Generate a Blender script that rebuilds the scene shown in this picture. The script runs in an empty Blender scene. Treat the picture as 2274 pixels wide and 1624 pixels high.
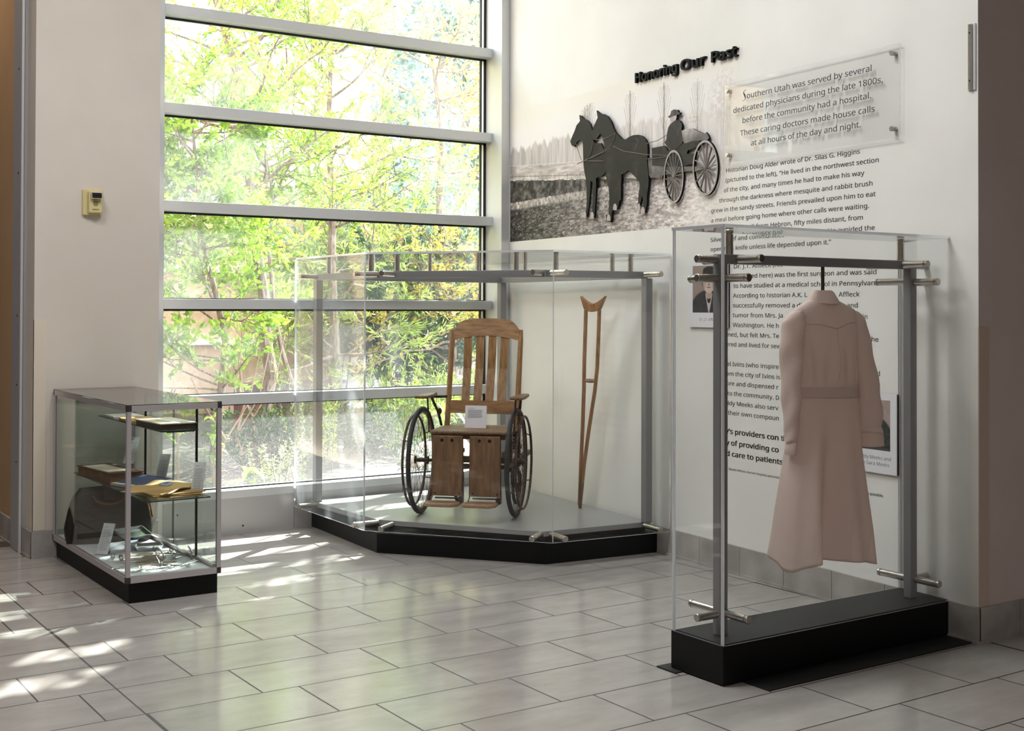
import bpy, bmesh, math, random
import numpy as np
from mathutils import Vector, Matrix, Euler
random.seed(7); RNG = np.random.default_rng(7)
SC = bpy.context.scene
COL = SC.collection
# ------------------------------------------------------------------ camera, light, exposure
CAM_H = 1.515
def make_camera():
    cd = bpy.data.cameras.new('camera'); co = bpy.data.objects.new('camera', cd); COL.objects.link(co)
    yaw, pitch, roll = math.radians(33.96498), math.radians(0.69184), math.radians(0.15888)
    f = Vector((math.sin(yaw)*math.cos(pitch), math.cos(yaw)*math.cos(pitch), math.sin(pitch)))
    r = Vector((math.cos(yaw), -math.sin(yaw), 0)); u = r.cross(f)
    R = math.cos(roll)*r + math.sin(roll)*u; U = -math.sin(roll)*r + math.cos(roll)*u
    m = Matrix((R, U, -f)).transposed().to_4x4(); m.translation = Vector((0, 0, CAM_H))
    co.matrix_world = m
    cd.sensor_fit = 'HORIZONTAL'; cd.sensor_width = 36.0
    cd.lens = 2774.205/2274*36.0
    cd.shift_x = 0.0; cd.shift_y = -(812-651.14)/2274
    cd.clip_end = 200; cd.clip_start = 0.05
    SC.camera = co
make_camera()
SC.view_settings.view_transform = 'Standard'; SC.view_settings.look = 'None'
SC.view_settings.gamma = 1.0; SC.view_settings.use_curve_mapping = False
SC.view_settings.exposure = EXPOSURE = 1.72
SC.cycles.transparent_max_bounces = 40
SC.cycles.max_bounces = 10; SC.cycles.diffuse_bounces = 5; SC.cycles.glossy_bounces = 4; SC.cycles.transmission_bounces = 4
SC.cycles.sample_clamp_indirect = 6.0
SC.cycles.caustics_reflective = False; SC.cycles.caustics_refractive = False
w = bpy.data.worlds.new('sky'); SC.world = w; w.use_nodes = True
bg = w.node_tree.nodes['Background']; bg.inputs[0].default_value = (0.80, 0.90, 1.04, 1); bg.inputs[1].default_value = 4.6
SUN_EL = math.radians(44)
sd = bpy.data.lights.new('sun', 'SUN'); sd.energy = 10.0; sd.angle = math.radians(0.53); sd.color = (1.0, 0.97, 0.92)
so = bpy.data.objects.new('sun', sd); COL.objects.link(so)
sdir = Vector((-0.785*math.cos(SUN_EL), -0.62*math.cos(SUN_EL), -math.sin(SUN_EL)))
so.rotation_euler = sdir.to_track_quat('-Z', 'Y').to_euler(); so.location = (12, 16, 14)
def area(name, loc, size, energy, color, rot=(0, 0, 0), portal=False, sizey=None):
    l = bpy.data.lights.new(name, 'AREA'); l.energy = energy; l.color = color; l.shape = 'RECTANGLE'; l.size = size; l.size_y = sizey or size
    o = bpy.data.objects.new(name, l); COL.objects.link(o); o.location = loc; o.rotation_euler = rot
    if portal: l.cycles.is_portal = True
    return o
area('window_portal', (3.95, 8.12, 2.5), 2.7, 1.0, (1, 1, 1), (math.radians(-90), 0, 0), True, 4.7)
# unseen lobby fill lights, added to brighten the columns, wall and floor
area('lobby_fill', (-1.0, -2.2, 4.9), 1.2, 36, (1.0, 0.93, 0.90))
area('lobby_fill', (3.2, -2.6, 4.9), 1.2, 14, (1.0, 0.92, 0.88))
area('lobby_fill', (0.2, 5.3, 5.15), 1.2, 35, (1.0, 0.965, 0.955))
area('lobby_fill', (2.6, 4.6, 5.15), 1.2, 30, (0.98, 0.98, 1.0))
area('corridor_lamp', (1.35, 9.3, 4.95), 0.5, 11, (1.0, 0.74, 0.52))

# ------------------------------------------------------------------ helpers
def lin(c): return tuple(((x/255.0)/12.92 if x/255.0 <= 0.04045 else ((x/255.0+0.055)/1.055)**2.4) for x in c)
MATS = {}
def mat(name, rgb=None, rough=0.5, metal=0.0, spec=0.5, srgb=True):
    if name in MATS: return MATS[name]
    m = bpy.data.materials.new(name); m.use_nodes = True
    b = m.node_tree.nodes['Principled BSDF']
    if rgb is not None:
        c = lin(rgb) if srgb else rgb
        b.inputs['Base Color'].default_value = (*c, 1)
    b.inputs['Roughness'].default_value = rough; b.inputs['Metallic'].default_value = metal
    b.inputs['Specular IOR Level'].default_value = spec
    MATS[name] = m
    return m
def nd(m, t, **kw):
    n = m.node_tree.nodes.new(t)
    for k, v in kw.items(): setattr(n, k, v)
    return n
def lk(m, a, b): m.node_tree.links.new(a, b)
def bs(m): return m.node_tree.nodes['Principled BSDF']
def noisy(m, c1, c2, scale=(1, 1, 1), nscale=5.0, detail=4.0, lo=0.35, hi=0.65, bump=0.0, bscale=None):
    tc = nd(m, 'ShaderNodeTexCoord'); mp = nd(m, 'ShaderNodeMapping'); mp.inputs['Scale'].default_value = scale
    lk(m, tc.outputs['Object'], mp.inputs['Vector'])
    n = nd(m, 'ShaderNodeTexNoise'); n.inputs['Scale'].default_value = nscale; n.inputs['Detail'].default_value = detail
    lk(m, mp.outputs['Vector'], n.inputs['Vector'])
    r = nd(m, 'ShaderNodeValToRGB'); r.color_ramp.elements[0].position = lo; r.color_ramp.elements[1].position = hi
    r.color_ramp.elements[0].color = (*lin(c1), 1); r.color_ramp.elements[1].color = (*lin(c2), 1)
    lk(m, n.outputs['Fac'], r.inputs['Fac']); lk(m, r.outputs['Color'], bs(m).inputs['Base Color'])
    if bump:
        bp = nd(m, 'ShaderNodeBump'); bp.inputs['Strength'].default_value = bump; bp.inputs['Distance'].default_value = 0.004
        if bscale:
            n2 = nd(m, 'ShaderNodeTexNoise'); n2.inputs['Scale'].default_value = bscale; lk(m, tc.outputs['Object'], n2.inputs['Vector']); lk(m, n2.outputs['Fac'], bp.inputs['Height'])
        else: lk(m, n.outputs['Fac'], bp.inputs['Height'])
        lk(m, bp.outputs['Normal'], bs(m).inputs['Normal'])
    return m

class MB:
    """collects shapes, then links them as one mesh object"""
    def __init__(s): s.v = []; s.f = []; s.m = []
    def add(s, vs, fs, mi=0):
        o = len(s.v); s.v += [tuple(v) for v in vs]
        s.f += [tuple(i+o for i in f) for f in fs]; s.m += [mi]*len(fs)
    def box(s, x0, x1, y0, y1, z0, z1, mi=0, big=None):
        vs = [(x, y, z) for x in (x0, x1) for y in (y0, y1) for z in (z0, z1)]
        fs = [(0, 1, 3, 2), (4, 6, 7, 5), (0, 4, 5, 1), (2, 3, 7, 6), (0, 2, 6, 4), (1, 5, 7, 3)]
        if big is None: s.add(vs, fs, mi)
        else:
            ax = {'x': (0, 1), 'y': (2, 3), 'z': (4, 5)}[big]
            o = len(s.v); s.v += vs
            for i, f in enumerate(fs): s.f.append(tuple(k+o for k in f)); s.m.append(mi if i in ax else mi+1)
    def obox(s, c, ax, ay, az, hx, hy, hz, mi=0):
        c = Vector(c); ax, ay, az = Vector(ax).normalized(), Vector(ay).normalized(), Vector(az).normalized()
        vs = [c+ax*(hx*i)+ay*(hy*j)+az*(hz*k) for i in (-1, 1) for j in (-1, 1) for k in (-1, 1)]
        s.add(vs, [(0, 1, 3, 2), (4, 6, 7, 5), (0, 4, 5, 1), (2, 3, 7, 6), (0, 2, 6, 4), (1, 5, 7, 3)], mi)
    def prism(s, poly, z0, z1, mi=0, mside=None):
        n = len(poly); vs = [(x, y, z0) for x, y in poly]+[(x, y, z1) for x, y in poly]
        s.add(vs, [tuple(range(n-1, -1, -1)), tuple(range(n, 2*n))], mi)
        o = len(s.v)-2*n
        for i in range(n):
            j = (i+1) % n; s.f.append((o+i, o+j, o+n+j, o+n+i)); s.m.append(mi if mside is None else mside)
    def tube(s, pts, r, n=8, mi=0, cap=True, closed=False):
        pts = [Vector(p) for p in pts]; k = len(pts); rs = r if hasattr(r, '__len__') else [r]*k
        up = None; rings = []
        for i, p in enumerate(pts):
            if closed: t = pts[(i+1) % k]-pts[i-1]
            else: t = pts[min(i+1, k-1)]-pts[max(i-1, 0)]
            t = t.normalized() if t.length > 1e-9 else Vector((0, 0, 1))
            if up is None:
                up = Vector((0, 0, 1)) if abs(t.z) < 0.9 else Vector((1, 0, 0))
            a = (up-t*up.dot(t)); a = a.normalized() if a.length > 1e-6 else t.orthogonal().normalized()
            up = a; b = t.cross(a)
            rings.append([p+(a*math.cos(2*math.pi*q/n)+b*math.sin(2*math.pi*q/n))*rs[i] for q in range(n)])
        vs = [v for g in rings for v in g]; fs = []
        for i in range(k if closed else k-1):
            j = (i+1) % k
            for q in range(n):
                w_ = (q+1) % n; fs.append((i*n+q, i*n+w_, j*n+w_, j*n+q))
        if cap and not closed: fs += [tuple(range(n-1, -1, -1)), tuple((k-1)*n+q for q in range(n))]
        s.add(vs, fs, mi)
    def lathe(s, prof, c, ax=(0, 0, 1), n=24, mi=0):
        c = Vector(c); t = Vector(ax).normalized(); a = t.orthogonal().normalized(); b = t.cross(a)
        vs = []; k = len(prof)
        for r, h in prof: vs += [c+t*h+(a*math.cos(2*math.pi*q/n)+b*math.sin(2*math.pi*q/n))*r for q in range(n)]
        fs = [(i*n+q, i*n+(q+1) % n, (i+1)*n+(q+1) % n, (i+1)*n+q) for i in range(k-1) for q in range(n)]
        fs += [tuple(range(n-1, -1, -1)), tuple((k-1)*n+q for q in range(n))]
        s.add(vs, fs, mi)
    def flat(s, c, u, v, poly, t, mi=0, mside=None):
        """polygon in the plane (u,v) through c, extruded by t along u x v (front face at +t)"""
        c, u, v = Vector(c), Vector(u).normalized(), Vector(v).normalized(); nn = u.cross(v)
        n = len(poly); base = [c+u*a+v*b for a, b in poly]
        vs = base+[p+nn*t for p in base]; o = len(s.v)
        s.v += [tuple(p) for p in vs]
        s.f.append(tuple(o+i for i in range(n-1, -1, -1))); s.m.append(mi if mside is None else mside)
        s.f.append(tuple(o+n+i for i in range(n))); s.m.append(mi)
        for i in range(n):
            j = (i+1) % n; s.f.append((o+i, o+j, o+n+j, o+n+i)); s.m.append(mi if mside is None else mside)
    def build(s, name, mats, parent=None, smooth=False, bevel=0.0, fix=True):
        me = bpy.data.meshes.new(name); me.from_pydata([tuple(v) for v in s.v], [], s.f)
        ms = mats if isinstance(mats, (list, tuple)) else [mats]
        for m_ in ms: me.materials.append(m_)
        me.polygons.foreach_set('material_index', s.m)
        if fix:
            bm = bmesh.new(); bm.from_mesh(me); bmesh.ops.recalc_face_normals(bm, faces=bm.faces); bm.to_mesh(me); bm.free()
        if smooth: me.polygons.foreach_set('use_smooth', [True]*len(me.polygons))
        me.update()
        o = bpy.data.objects.new(name, me); COL.objects.link(o)
        if parent is not None:
            o.parent = parent; o.matrix_parent_inverse = parent.matrix_basis.inverted()
        if bevel:
            b = o.modifiers.new('bevel', 'BEVEL'); b.width = bevel; b.segments = 2; b.limit_method = 'ANGLE'
        if smooth:
            try:
                e = o.modifiers.new('split', 'EDGE_SPLIT'); e.split_angle = math.radians(40)
            except Exception: pass
        return o
def tag(o, label=None, cat=None, group=None, kind=None):
    if label: o['label'] = label
    if cat: o['category'] = cat
    if group: o['group'] = group
    if kind: o['kind'] = kind
    return o
def thing(name, label, cat, loc=(0, 0, 0), rz=0.0, group=None):
    o = bpy.data.objects.new(name, None); COL.objects.link(o); o.location = loc; o.rotation_euler = (0, 0, rz)
    o.empty_display_size = 0.1
    o.matrix_basis = Matrix.Translation(Vector(loc)) @ Euler((0, 0, rz)).to_matrix().to_4x4()
    return tag(o, label, cat, group)
def struct(o): o['kind'] = 'structure'; return o
def loc_build(mb, name, mats, parent, **kw):
    """like build, for vertices given in the parent's own frame"""
    o = mb.build(name, mats, None, **kw); o.parent = parent
    return o
def copy_tree(o, parent=None):
    c = o.copy(); COL.objects.link(c)
    if parent is not None: c.parent = parent
    for ch in list(o.children): copy_tree(ch, c)
    return c
def colmesh(name, V, F, C, m, parent=None):
    """numpy mesh with a point colour attribute"""
    me = bpy.data.meshes.new(name); me.vertices.add(len(V)); me.vertices.foreach_set('co', np.asarray(V, np.float32).ravel())
    k = F.shape[1]; me.loops.add(F.size); me.loops.foreach_set('vertex_index', F.astype(np.int32).ravel())
    me.polygons.add(len(F)); me.polygons.foreach_set('loop_start', np.arange(0, F.size, k, dtype=np.int32))
    if C is not None:
        a = me.color_attributes.new('ink', 'FLOAT_COLOR', 'POINT'); a.data.foreach_set('color', np.asarray(C, np.float32).ravel())
    me.materials.append(m); me.update(calc_edges=True); me.validate()
    o = bpy.data.objects.new(name, me); COL.objects.link(o)
    if parent is not None: o.parent = parent; o.matrix_parent_inverse = parent.matrix_basis.inverted()
    return o
def slin(a):
    a = np.clip(np.asarray(a, float)/255.0, 0, 1); return np.where(a <= 0.04045, a/12.92, ((a+0.055)/1.055)**2.4)

# ------------------------------------------------------------------ the text wall's own frame: u along the wall, z up, o out of it
WA = Vector((5.275, 7.976, 0)); WD = Vector((-0.077689, -0.996978, 0)); WN = Vector((WD.y, -WD.x, 0))
def WP(u, z, o=0.0): return WA+WD*u+WN*o+Vector((0, 0, z))
WZ = Vector((0, 0, 1))

# ------------------------------------------------------------------ materials
def paint_mat(name, c, rough=0.6, amp=4):
    m = mat(name, c, rough, spec=0.3); noisy(m, [x-amp for x in c], [min(255, x+amp) for x in c], nscale=1.5, bump=0.06, bscale=220); return m
M_WALL = paint_mat('warm_white_paint', (230, 230, 226))
M_WALL2 = paint_mat('pale_beige_paint', (208, 200, 190))
M_WALL3 = paint_mat('pinkish_beige_paint', (205, 192, 186))
M_TAN = paint_mat('tan_paint', (186, 156, 122))
M_CEIL = paint_mat('ceiling_white', (225, 222, 216))
M_LOBBY = paint_mat('lobby_paint', (112, 98, 88))
M_ALU = mat('satin_white_aluminium', (214, 216, 216), 0.38, 0.25)
M_PANEL = mat('satin_grey_panel', (186, 186, 184), 0.42, 0.3)
M_GASKET = mat('black_gasket', (16, 17, 18), 0.5)
M_STEEL = mat('brushed_stainless', (190, 184, 176), 0.26, 1.0)
def brush(m, sc=(4, 4, 260)):
    tc = nd(m, 'ShaderNodeTexCoord'); mp = nd(m, 'ShaderNodeMapping'); mp.inputs['Scale'].default_value = sc; lk(m, tc.outputs['Object'], mp.inputs['Vector'])
    n = nd(m, 'ShaderNodeTexNoise'); n.inputs['Scale'].default_value = 3.0; lk(m, mp.outputs['Vector'], n.inputs['Vector'])
    mr = nd(m, 'ShaderNodeMapRange'); mr.inputs[3].default_value = 0.2; mr.inputs[4].default_value = 0.42; lk(m, n.outputs['Fac'], mr.inputs[0]); lk(m, mr.outputs[0], bs(m).inputs['Roughness'])
brush(M_STEEL)
M_FRAME = mat('grey_powder_coated_steel', (136, 136, 138), 0.45, 0.3)
M_SLAB = mat('satin_grey_deck', (150, 151, 150), 0.3, 0.0)
M_BLACK = mat('black_laminate', (9, 9, 10), 0.5, spec=0.25)
M_BLACK2 = mat('black_rubber_mat', (12, 12, 13), 0.6)
M_TROUGH = mat('dark_recess', (30, 30, 32), 0.6)
M_CASEALU = mat('case_aluminium', (196, 190, 192), 0.4, 0.55)
M_CORNER = mat('case_corner_plastic', (52, 44, 46), 0.5)
M_WHITE = mat('white_card', (226, 226, 230), 0.6)
M_PAPER = mat('paper', (222, 218, 206), 0.75)
M_INK = mat('dark_grey_vinyl', (42, 42, 44), 0.5)
M_INKB = mat('near_black_letters', (9, 9, 10), 0.65, spec=0.2)
M_INKS = mat('small_grey_print', (92, 92, 98), 0.6)
M_TANINK = mat('tan_print', (176, 160, 132), 0.6)
def glass_mat(name, tint, f0=0.045, dust=0.0, dscale=1.2, spots=0.0, dustcol=(0.9, 0.95, 1.0), smear=(1, 1, 1), lo=0.48, hi=0.75):
    m = bpy.data.materials.new(name); m.use_nodes = True; nt = m.node_tree; nt.nodes.clear()
    out = nd(m, 'ShaderNodeOutputMaterial'); tr = nd(m, 'ShaderNodeBsdfTransparent'); tr.inputs[0].default_value = (*tint, 1)
    gl = nd(m, 'ShaderNodeBsdfGlossy'); gl.inputs['Roughness'].default_value = 0.0
    lw = nd(m, 'ShaderNodeLayerWeight'); lw.inputs[0].default_value = 0.5
    p = nd(m, 'ShaderNodeMath', operation='POWER'); lk(m, lw.outputs['Facing'], p.inputs[0]); p.inputs[1].default_value = 5.0
    q = nd(m, 'ShaderNodeMath', operation='MULTIPLY_ADD'); lk(m, p.outputs[0], q.inputs[0]); q.inputs[1].default_value = 1-f0; q.inputs[2].default_value = f0
    mx = nd(m, 'ShaderNodeMixShader'); lk(m, q.outputs[0], mx.inputs[0]); lk(m, tr.outputs[0], mx.inputs[1]); lk(m, gl.outputs[0], mx.inputs[2])
    last = mx.outputs[0]
    if dust > 0:
        tc = nd(m, 'ShaderNodeTexCoord'); mp = nd(m, 'ShaderNodeMapping'); mp.inputs['Scale'].default_value = smear; lk(m, tc.outputs['Object'], mp.inputs['Vector'])
        n = nd(m, 'ShaderNodeTexNoise'); n.inputs['Scale'].default_value = dscale; n.inputs['Detail'].default_value = 5; n.inputs['Distortion'].default_value = 0.6; lk(m, mp.outputs['Vector'], n.inputs['Vector'])
        mr = nd(m, 'ShaderNodeMapRange'); mr.inputs[1].default_value = lo; mr.inputs[2].default_value = hi; mr.inputs[3].default_value = 0.012; mr.inputs[4].default_value = dust; lk(m, n.outputs['Fac'], mr.inputs[0])
        fac = mr.outputs[0]
        if spots > 0:
            v = nd(m, 'ShaderNodeTexVoronoi'); v.inputs['Scale'].default_value = 70.0; lk(m, tc.outputs['Object'], v.inputs['Vector'])
            lt = nd(m, 'ShaderNodeMath', operation='LESS_THAN'); lk(m, v.outputs['Distance'], lt.inputs[0]); lt.inputs[1].default_value = 0.22
            sm = nd(m, 'ShaderNodeMath', operation='MULTIPLY'); lk(m, lt.outputs[0], sm.inputs[0])
            n3 = nd(m, 'ShaderNodeMapRange'); n3.inputs[1].default_value = 0.45; n3.inputs[2].default_value = 0.62; n3.inputs[3].default_value = 0.0; n3.inputs[4].default_value = spots; lk(m, n.outputs['Fac'], n3.inputs[0]); lk(m, n3.outputs[0], sm.inputs[1])
            ad = nd(m, 'ShaderNodeMath', operation='ADD'); lk(m, fac, ad.inputs[0]); lk(m, sm.outputs[0], ad.inputs[1]); fac = ad.outputs[0]
        tl = nd(m, 'ShaderNodeBsdfTranslucent'); tl.inputs[0].default_value = (*dustcol, 1); df = nd(m, 'ShaderNodeBsdfDiffuse'); df.inputs[0].default_value = (*dustcol, 1)
        dm = nd(m, 'ShaderNodeMixShader'); dm.inputs[0].default_value = 0.3; lk(m, tl.outputs[0], dm.inputs[1]); lk(m, df.outputs[0], dm.inputs[2])
        m2 = nd(m, 'ShaderNodeMixShader'); lk(m, fac, m2.inputs[0]); lk(m, last, m2.inputs[1]); lk(m, dm.outputs[0], m2.inputs[2]); last = m2.outputs[0]
    lk(m, last, out.inputs[0]); return m
M_GLASS = glass_mat('dusty_window_glass', (0.97, 0.985, 0.98), 0.045, 0.075, 0.9, 0.14, (0.92, 0.96, 1.0), (1, 1, 0.8), 0.42, 0.72)
M_ACRYL = glass_mat('clear_acrylic', (0.988, 0.992, 0.99), 0.028)
M_ACRYLD = glass_mat('dusty_acrylic', (0.98, 0.99, 0.99), 0.04, 0.15, 1.6, 0.0, (0.85, 0.93, 1.0), (1, 1, 0.45), 0.46, 0.74)
M_CGLASS = glass_mat('case_glass', (0.945, 0.968, 0.955), 0.032)
M_SHELF = glass_mat('shelf_glass', (0.86, 0.92, 0.90), 0.06)
def edge_mat(name, col, mixt=0.5):
    m = bpy.data.materials.new(name); m.use_nodes = True; nt = m.node_tree; nt.nodes.clear()
    out = nd(m, 'ShaderNodeOutputMaterial'); gl = nd(m, 'ShaderNodeBsdfGlossy'); gl.inputs[0].default_value = (0.9, 0.93, 0.95, 1); gl.inputs['Roughness'].default_value = 0.15
    tl = nd(m, 'ShaderNodeAddShader'); t1 = nd(m, 'ShaderNodeBsdfTranslucent'); t2 = nd(m, 'ShaderNodeBsdfDiffuse'); t1.inputs[0].default_value = (*[x*.55 for x in col], 1); t2.inputs[0].default_value = (*[x*.4 for x in col], 1); lk(m, t1.outputs[0], tl.inputs[0]); lk(m, t2.outputs[0], tl.inputs[1]); mx = nd(m, 'ShaderNodeMixShader'); mx.inputs[0].default_value = mixt
    lk(m, gl.outputs[0], mx.inputs[1]); lk(m, tl.outputs[0], mx.inputs[2]); lk(m, mx.outputs[0], out.inputs[0]); return m
M_AEDGE = edge_mat('acrylic_edge_glow', (0.95, 0.97, 1.0), 0.6)  # whitish colour stands for light refracted out of the sheet edges
M_GEDGE = mat('green_glass_edge', (40, 58, 54), 0.2)
def wood(name, c1, c2, sc=(2, 2, 18), rough=0.45):
    m = mat(name, c1, rough); noisy(m, c1, c2, sc, 3.5, 6, 0.3, 0.7, 0.1); return m
M_OAK = wood('honey_oak', (122, 88, 50), (170, 128, 78), (16, 16, 1.6), 0.42)
M_OAKH = wood('honey_oak_slats_along', (120, 86, 48), (166, 124, 76), (3, 16, 16), 0.42)
M_OAKD = wood('dark_worn_oak', (92, 66, 42), (132, 98, 64), (16, 16, 2), 0.5)
M_OAKP = wood('pale_worn_oak', (130, 100, 76), (172, 138, 108), (30, 3, 30), 0.55)
M_CRUTCH = wood('amber_wood', (120, 82, 42), (172, 124, 70), (18, 18, 2), 0.4)
M_RUBBER = mat('aged_black_rubber', (30, 29, 30), 0.65)
M_RUST = mat('dull_brown_metal', (66, 48, 42), 0.5, 0.5); noisy(M_RUST, (50, 38, 34), (92, 66, 56), nscale=30)
M_IRON = mat('dark_iron', (40, 36, 34), 0.45, 0.7)
M_CHROME = mat('chrome', (225, 225, 228), 0.08, 1.0)
M_TRAY = mat('polished_steel_tray', (200, 206, 212), 0.16, 1.0)
M_TOOL = mat('tarnished_instrument_steel', (176, 160, 140), 0.28, 0.9)
M_TOOLB = mat('bright_instrument_steel', (214, 212, 208), 0.2, 1.0)
M_BAG = mat('dark_brown_leather', (40, 31, 26), 0.5); noisy(M_BAG, (14, 12, 11), (34, 25, 19), nscale=7, bump=0.3, bscale=90)
M_BAGW = mat('worn_tan_leather', (120, 74, 38), 0.55)
M_KRAFT = mat('brown_kraft_paper', (178, 142, 84), 0.6); noisy(M_KRAFT, (164, 128, 72), (190, 154, 96), nscale=6, bump=0.25, bscale=14)
M_LEATHER = mat('ochre_book_cover', (122, 84, 40), 0.5); noisy(M_LEATHER, (104, 70, 32), (140, 98, 50), nscale=16)
M_REDBR = mat('red_brown_book_board', (92, 50, 34), 0.5)
M_BLUE = mat('blue_folder', (58, 72, 112), 0.5)
M_OLDP = mat('aged_paper', (206, 196, 170), 0.8); noisy(M_OLDP, (190, 176, 144), (222, 212, 190), nscale=9)
M_DKBOOK = mat('dark_brown_book', (58, 44, 34), 0.6)
M_CREAM = mat('cream_plastic', (205, 192, 140), 0.45)
M_CREAMD = mat('cream_plastic_grille', (140, 128, 84), 0.5)
M_STONE = mat('cove_base_tile', (168, 160, 150), 0.5); noisy(M_STONE, (148, 145, 140), (175, 171, 166), nscale=5, detail=6)
M_GROUT = mat('dark_grout', (60, 52, 46), 0.85)
M_CLEAR = glass_mat('clear_corner_guard', (0.97, 0.965, 0.95), 0.03)
# fabric of the uniform: thin cotton, lets some light through
def fabric(name, c, tf=0.3):
    m = bpy.data.materials.new(name); m.use_nodes = True; b = bs(m)
    b.inputs['Base Color'].default_value = (*lin(c), 1); b.inputs['Roughness'].default_value = 0.9; b.inputs['Specular IOR Level'].default_value = 0.15
    tl = nd(m, 'ShaderNodeBsdfTranslucent'); tl.inputs[0].default_value = (*lin(c), 1); mx = nd(m, 'ShaderNodeMixShader'); mx.inputs[0].default_value = tf
    out = m.node_tree.nodes['Material Output']; lk(m, b.outputs[0], mx.inputs[1]); lk(m, tl.outputs[0], mx.inputs[2]); lk(m, mx.outputs[0], out.inputs[0])
    tc = nd(m, 'ShaderNodeTexCoord'); n = nd(m, 'ShaderNodeTexNoise'); n.inputs['Scale'].default_value = 160; lk(m, tc.outputs['Object'], n.inputs['Vector'])
    n2 = nd(m, 'ShaderNodeTexNoise'); n2.inputs['Scale'].default_value = 9; n2.inputs['Detail'].default_value = 3; lk(m, tc.outputs['Object'], n2.inputs['Vector'])
    bp = nd(m, 'ShaderNodeBump'); bp.inputs['Strength'].default_value = 0.15; bp.inputs['Distance'].default_value = 0.001; lk(m, n.outputs['Fac'], bp.inputs['Height'])
    bp2 = nd(m, 'ShaderNodeBump'); bp2.inputs['Strength'].default_value = 0.35; bp2.inputs['Distance'].default_value = 0.02; lk(m, n2.outputs['Fac'], bp2.inputs['Height']); lk(m, bp.outputs[0], bp2.inputs['Normal']); lk(m, bp2.outputs[0], b.inputs['Normal'])
    return m
M_COTTON = fabric('blush_white_cotton', (250, 238, 231), 0.5)
M_COTTON2 = fabric('blush_cotton_double', (236, 216, 207), 0.25)
def ink_mat(name, rough=0.6):
    m = bpy.data.materials.new(name); m.use_nodes = True; a = nd(m, 'ShaderNodeAttribute'); a.attribute_name = 'ink'; lk(m, a.outputs['Color'], bs(m).inputs['Base Color'])
    bs(m).inputs['Roughness'].default_value = rough; bs(m).inputs['Specular IOR Level'].default_value = 0.3; return m
M_PRINT = ink_mat('photographic_print')
# floor tiles: running bond with a quarter offset, cut along two straight joints
def floor_mat():
    m = mat('porcelain_floor_tile', (176, 168, 160), 0.3); N = lambda op, a=None, b=None: _m(op, a, b)
    def _m(op, a, b):
        n = nd(m, 'ShaderNodeMath', operation=op)
        for i, x in enumerate((a, b)):
            if x is None: continue
            if isinstance(x, (int, float)): n.inputs[i].default_value = x
            else: lk(m, x, n.inputs[i])
        return n.outputs[0]
    g = nd(m, 'ShaderNodeNewGeometry'); sp = nd(m, 'ShaderNodeSeparateXYZ'); lk(m, g.outputs['Position'], sp.inputs[0])
    X, Y = sp.outputs[0], sp.outputs[1]
    r = N('DIVIDE', N('SUBTRACT', Y, 5.0), 0.3677); row = N('FLOOR', r); fy = N('FRACT', r)
    t = N('DIVIDE', N('ADD', N('SUBTRACT', X, 1.793), N('MULTIPLY', row, 0.1525)), 0.61); colr = N('FLOOR', t); fx = N('FRACT', t)
    dy = N('MULTIPLY', N('MINIMUM', fy, N('SUBTRACT', 1.0, fy)), 0.3677); dx = N('MULTIPLY', N('MINIMUM', fx, N('SUBTRACT', 1.0, fx)), 0.61)
    d1 = N('ABSOLUTE', N('SUBTRACT', X, 1.481)); d2 = N('ABSOLUTE', N('SUBTRACT', X, 4.988))
    dd = N('MINIMUM', N('MINIMUM', dx, dy), N('MINIMUM', d1, d2)); gm = N('LESS_THAN', dd, 0.0038)
    cv = nd(m, 'ShaderNodeCombineXYZ'); lk(m, colr, cv.inputs[0]); lk(m, row, cv.inputs[1])
    wn = nd(m, 'ShaderNodeTexWhiteNoise'); lk(m, cv.outputs[0], wn.inputs['Vector'])
    off = nd(m, 'ShaderNodeVectorMath', operation='MULTIPLY_ADD'); lk(m, wn.outputs['Color'], off.inputs[0]); off.inputs[1].default_value = (9, 9, 9); lk(m, g.outputs['Position'], off.inputs[2])
    mp = nd(m, 'ShaderNodeMapping'); mp.inputs['Scale'].default_value = (1.0, 2.4, 1); lk(m, off.outputs[0], mp.inputs['Vector'])
    n = nd(m, 'ShaderNodeTexNoise'); n.inputs['Scale'].default_value = 3.0; n.inputs['Detail'].default_value = 6; n.inputs['Roughness'].default_value = 0.6; lk(m, mp.outputs['Vector'], n.inputs['Vector'])
    rp = nd(m, 'ShaderNodeValToRGB'); rp.color_ramp.elements[0].position = 0.3; rp.color_ramp.elements[1].position = 0.7
    rp.color_ramp.elements[0].color = (*lin((152, 148, 143)), 1); rp.color_ramp.elements[1].color = (*lin((168, 164, 159)), 1); lk(m, n.outputs['Fac'], rp.inputs['Fac'])
    mx = nd(m, 'ShaderNodeMixRGB'); lk(m, gm, mx.inputs[0]); lk(m, rp.outputs[0], mx.inputs[1]); mx.inputs[2].default_value = (*lin((40, 34, 31)), 1)
    lk(m, mx.outputs[0], bs(m).inputs['Base Color'])
    mr = nd(m, 'ShaderNodeMapRange'); mr.inputs[3].default_value = 0.08; mr.inputs[4].default_value = 0.24; bs(m).inputs['Specular IOR Level'].default_value = 0.95; lk(m, n.outputs['Fac'], mr.inputs[0])
    rr = N('ADD', mr.outputs[0], N('MULTIPLY', gm, 0.5)); lk(m, rr, bs(m).inputs['Roughness'])
    return m
M_FLOOR = floor_mat()

M_DIM = paint_mat('corridor_shade_paint', (38, 38, 38))  # near-black colour stands for corridor shade, keeps the case glass reflections dark

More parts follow.
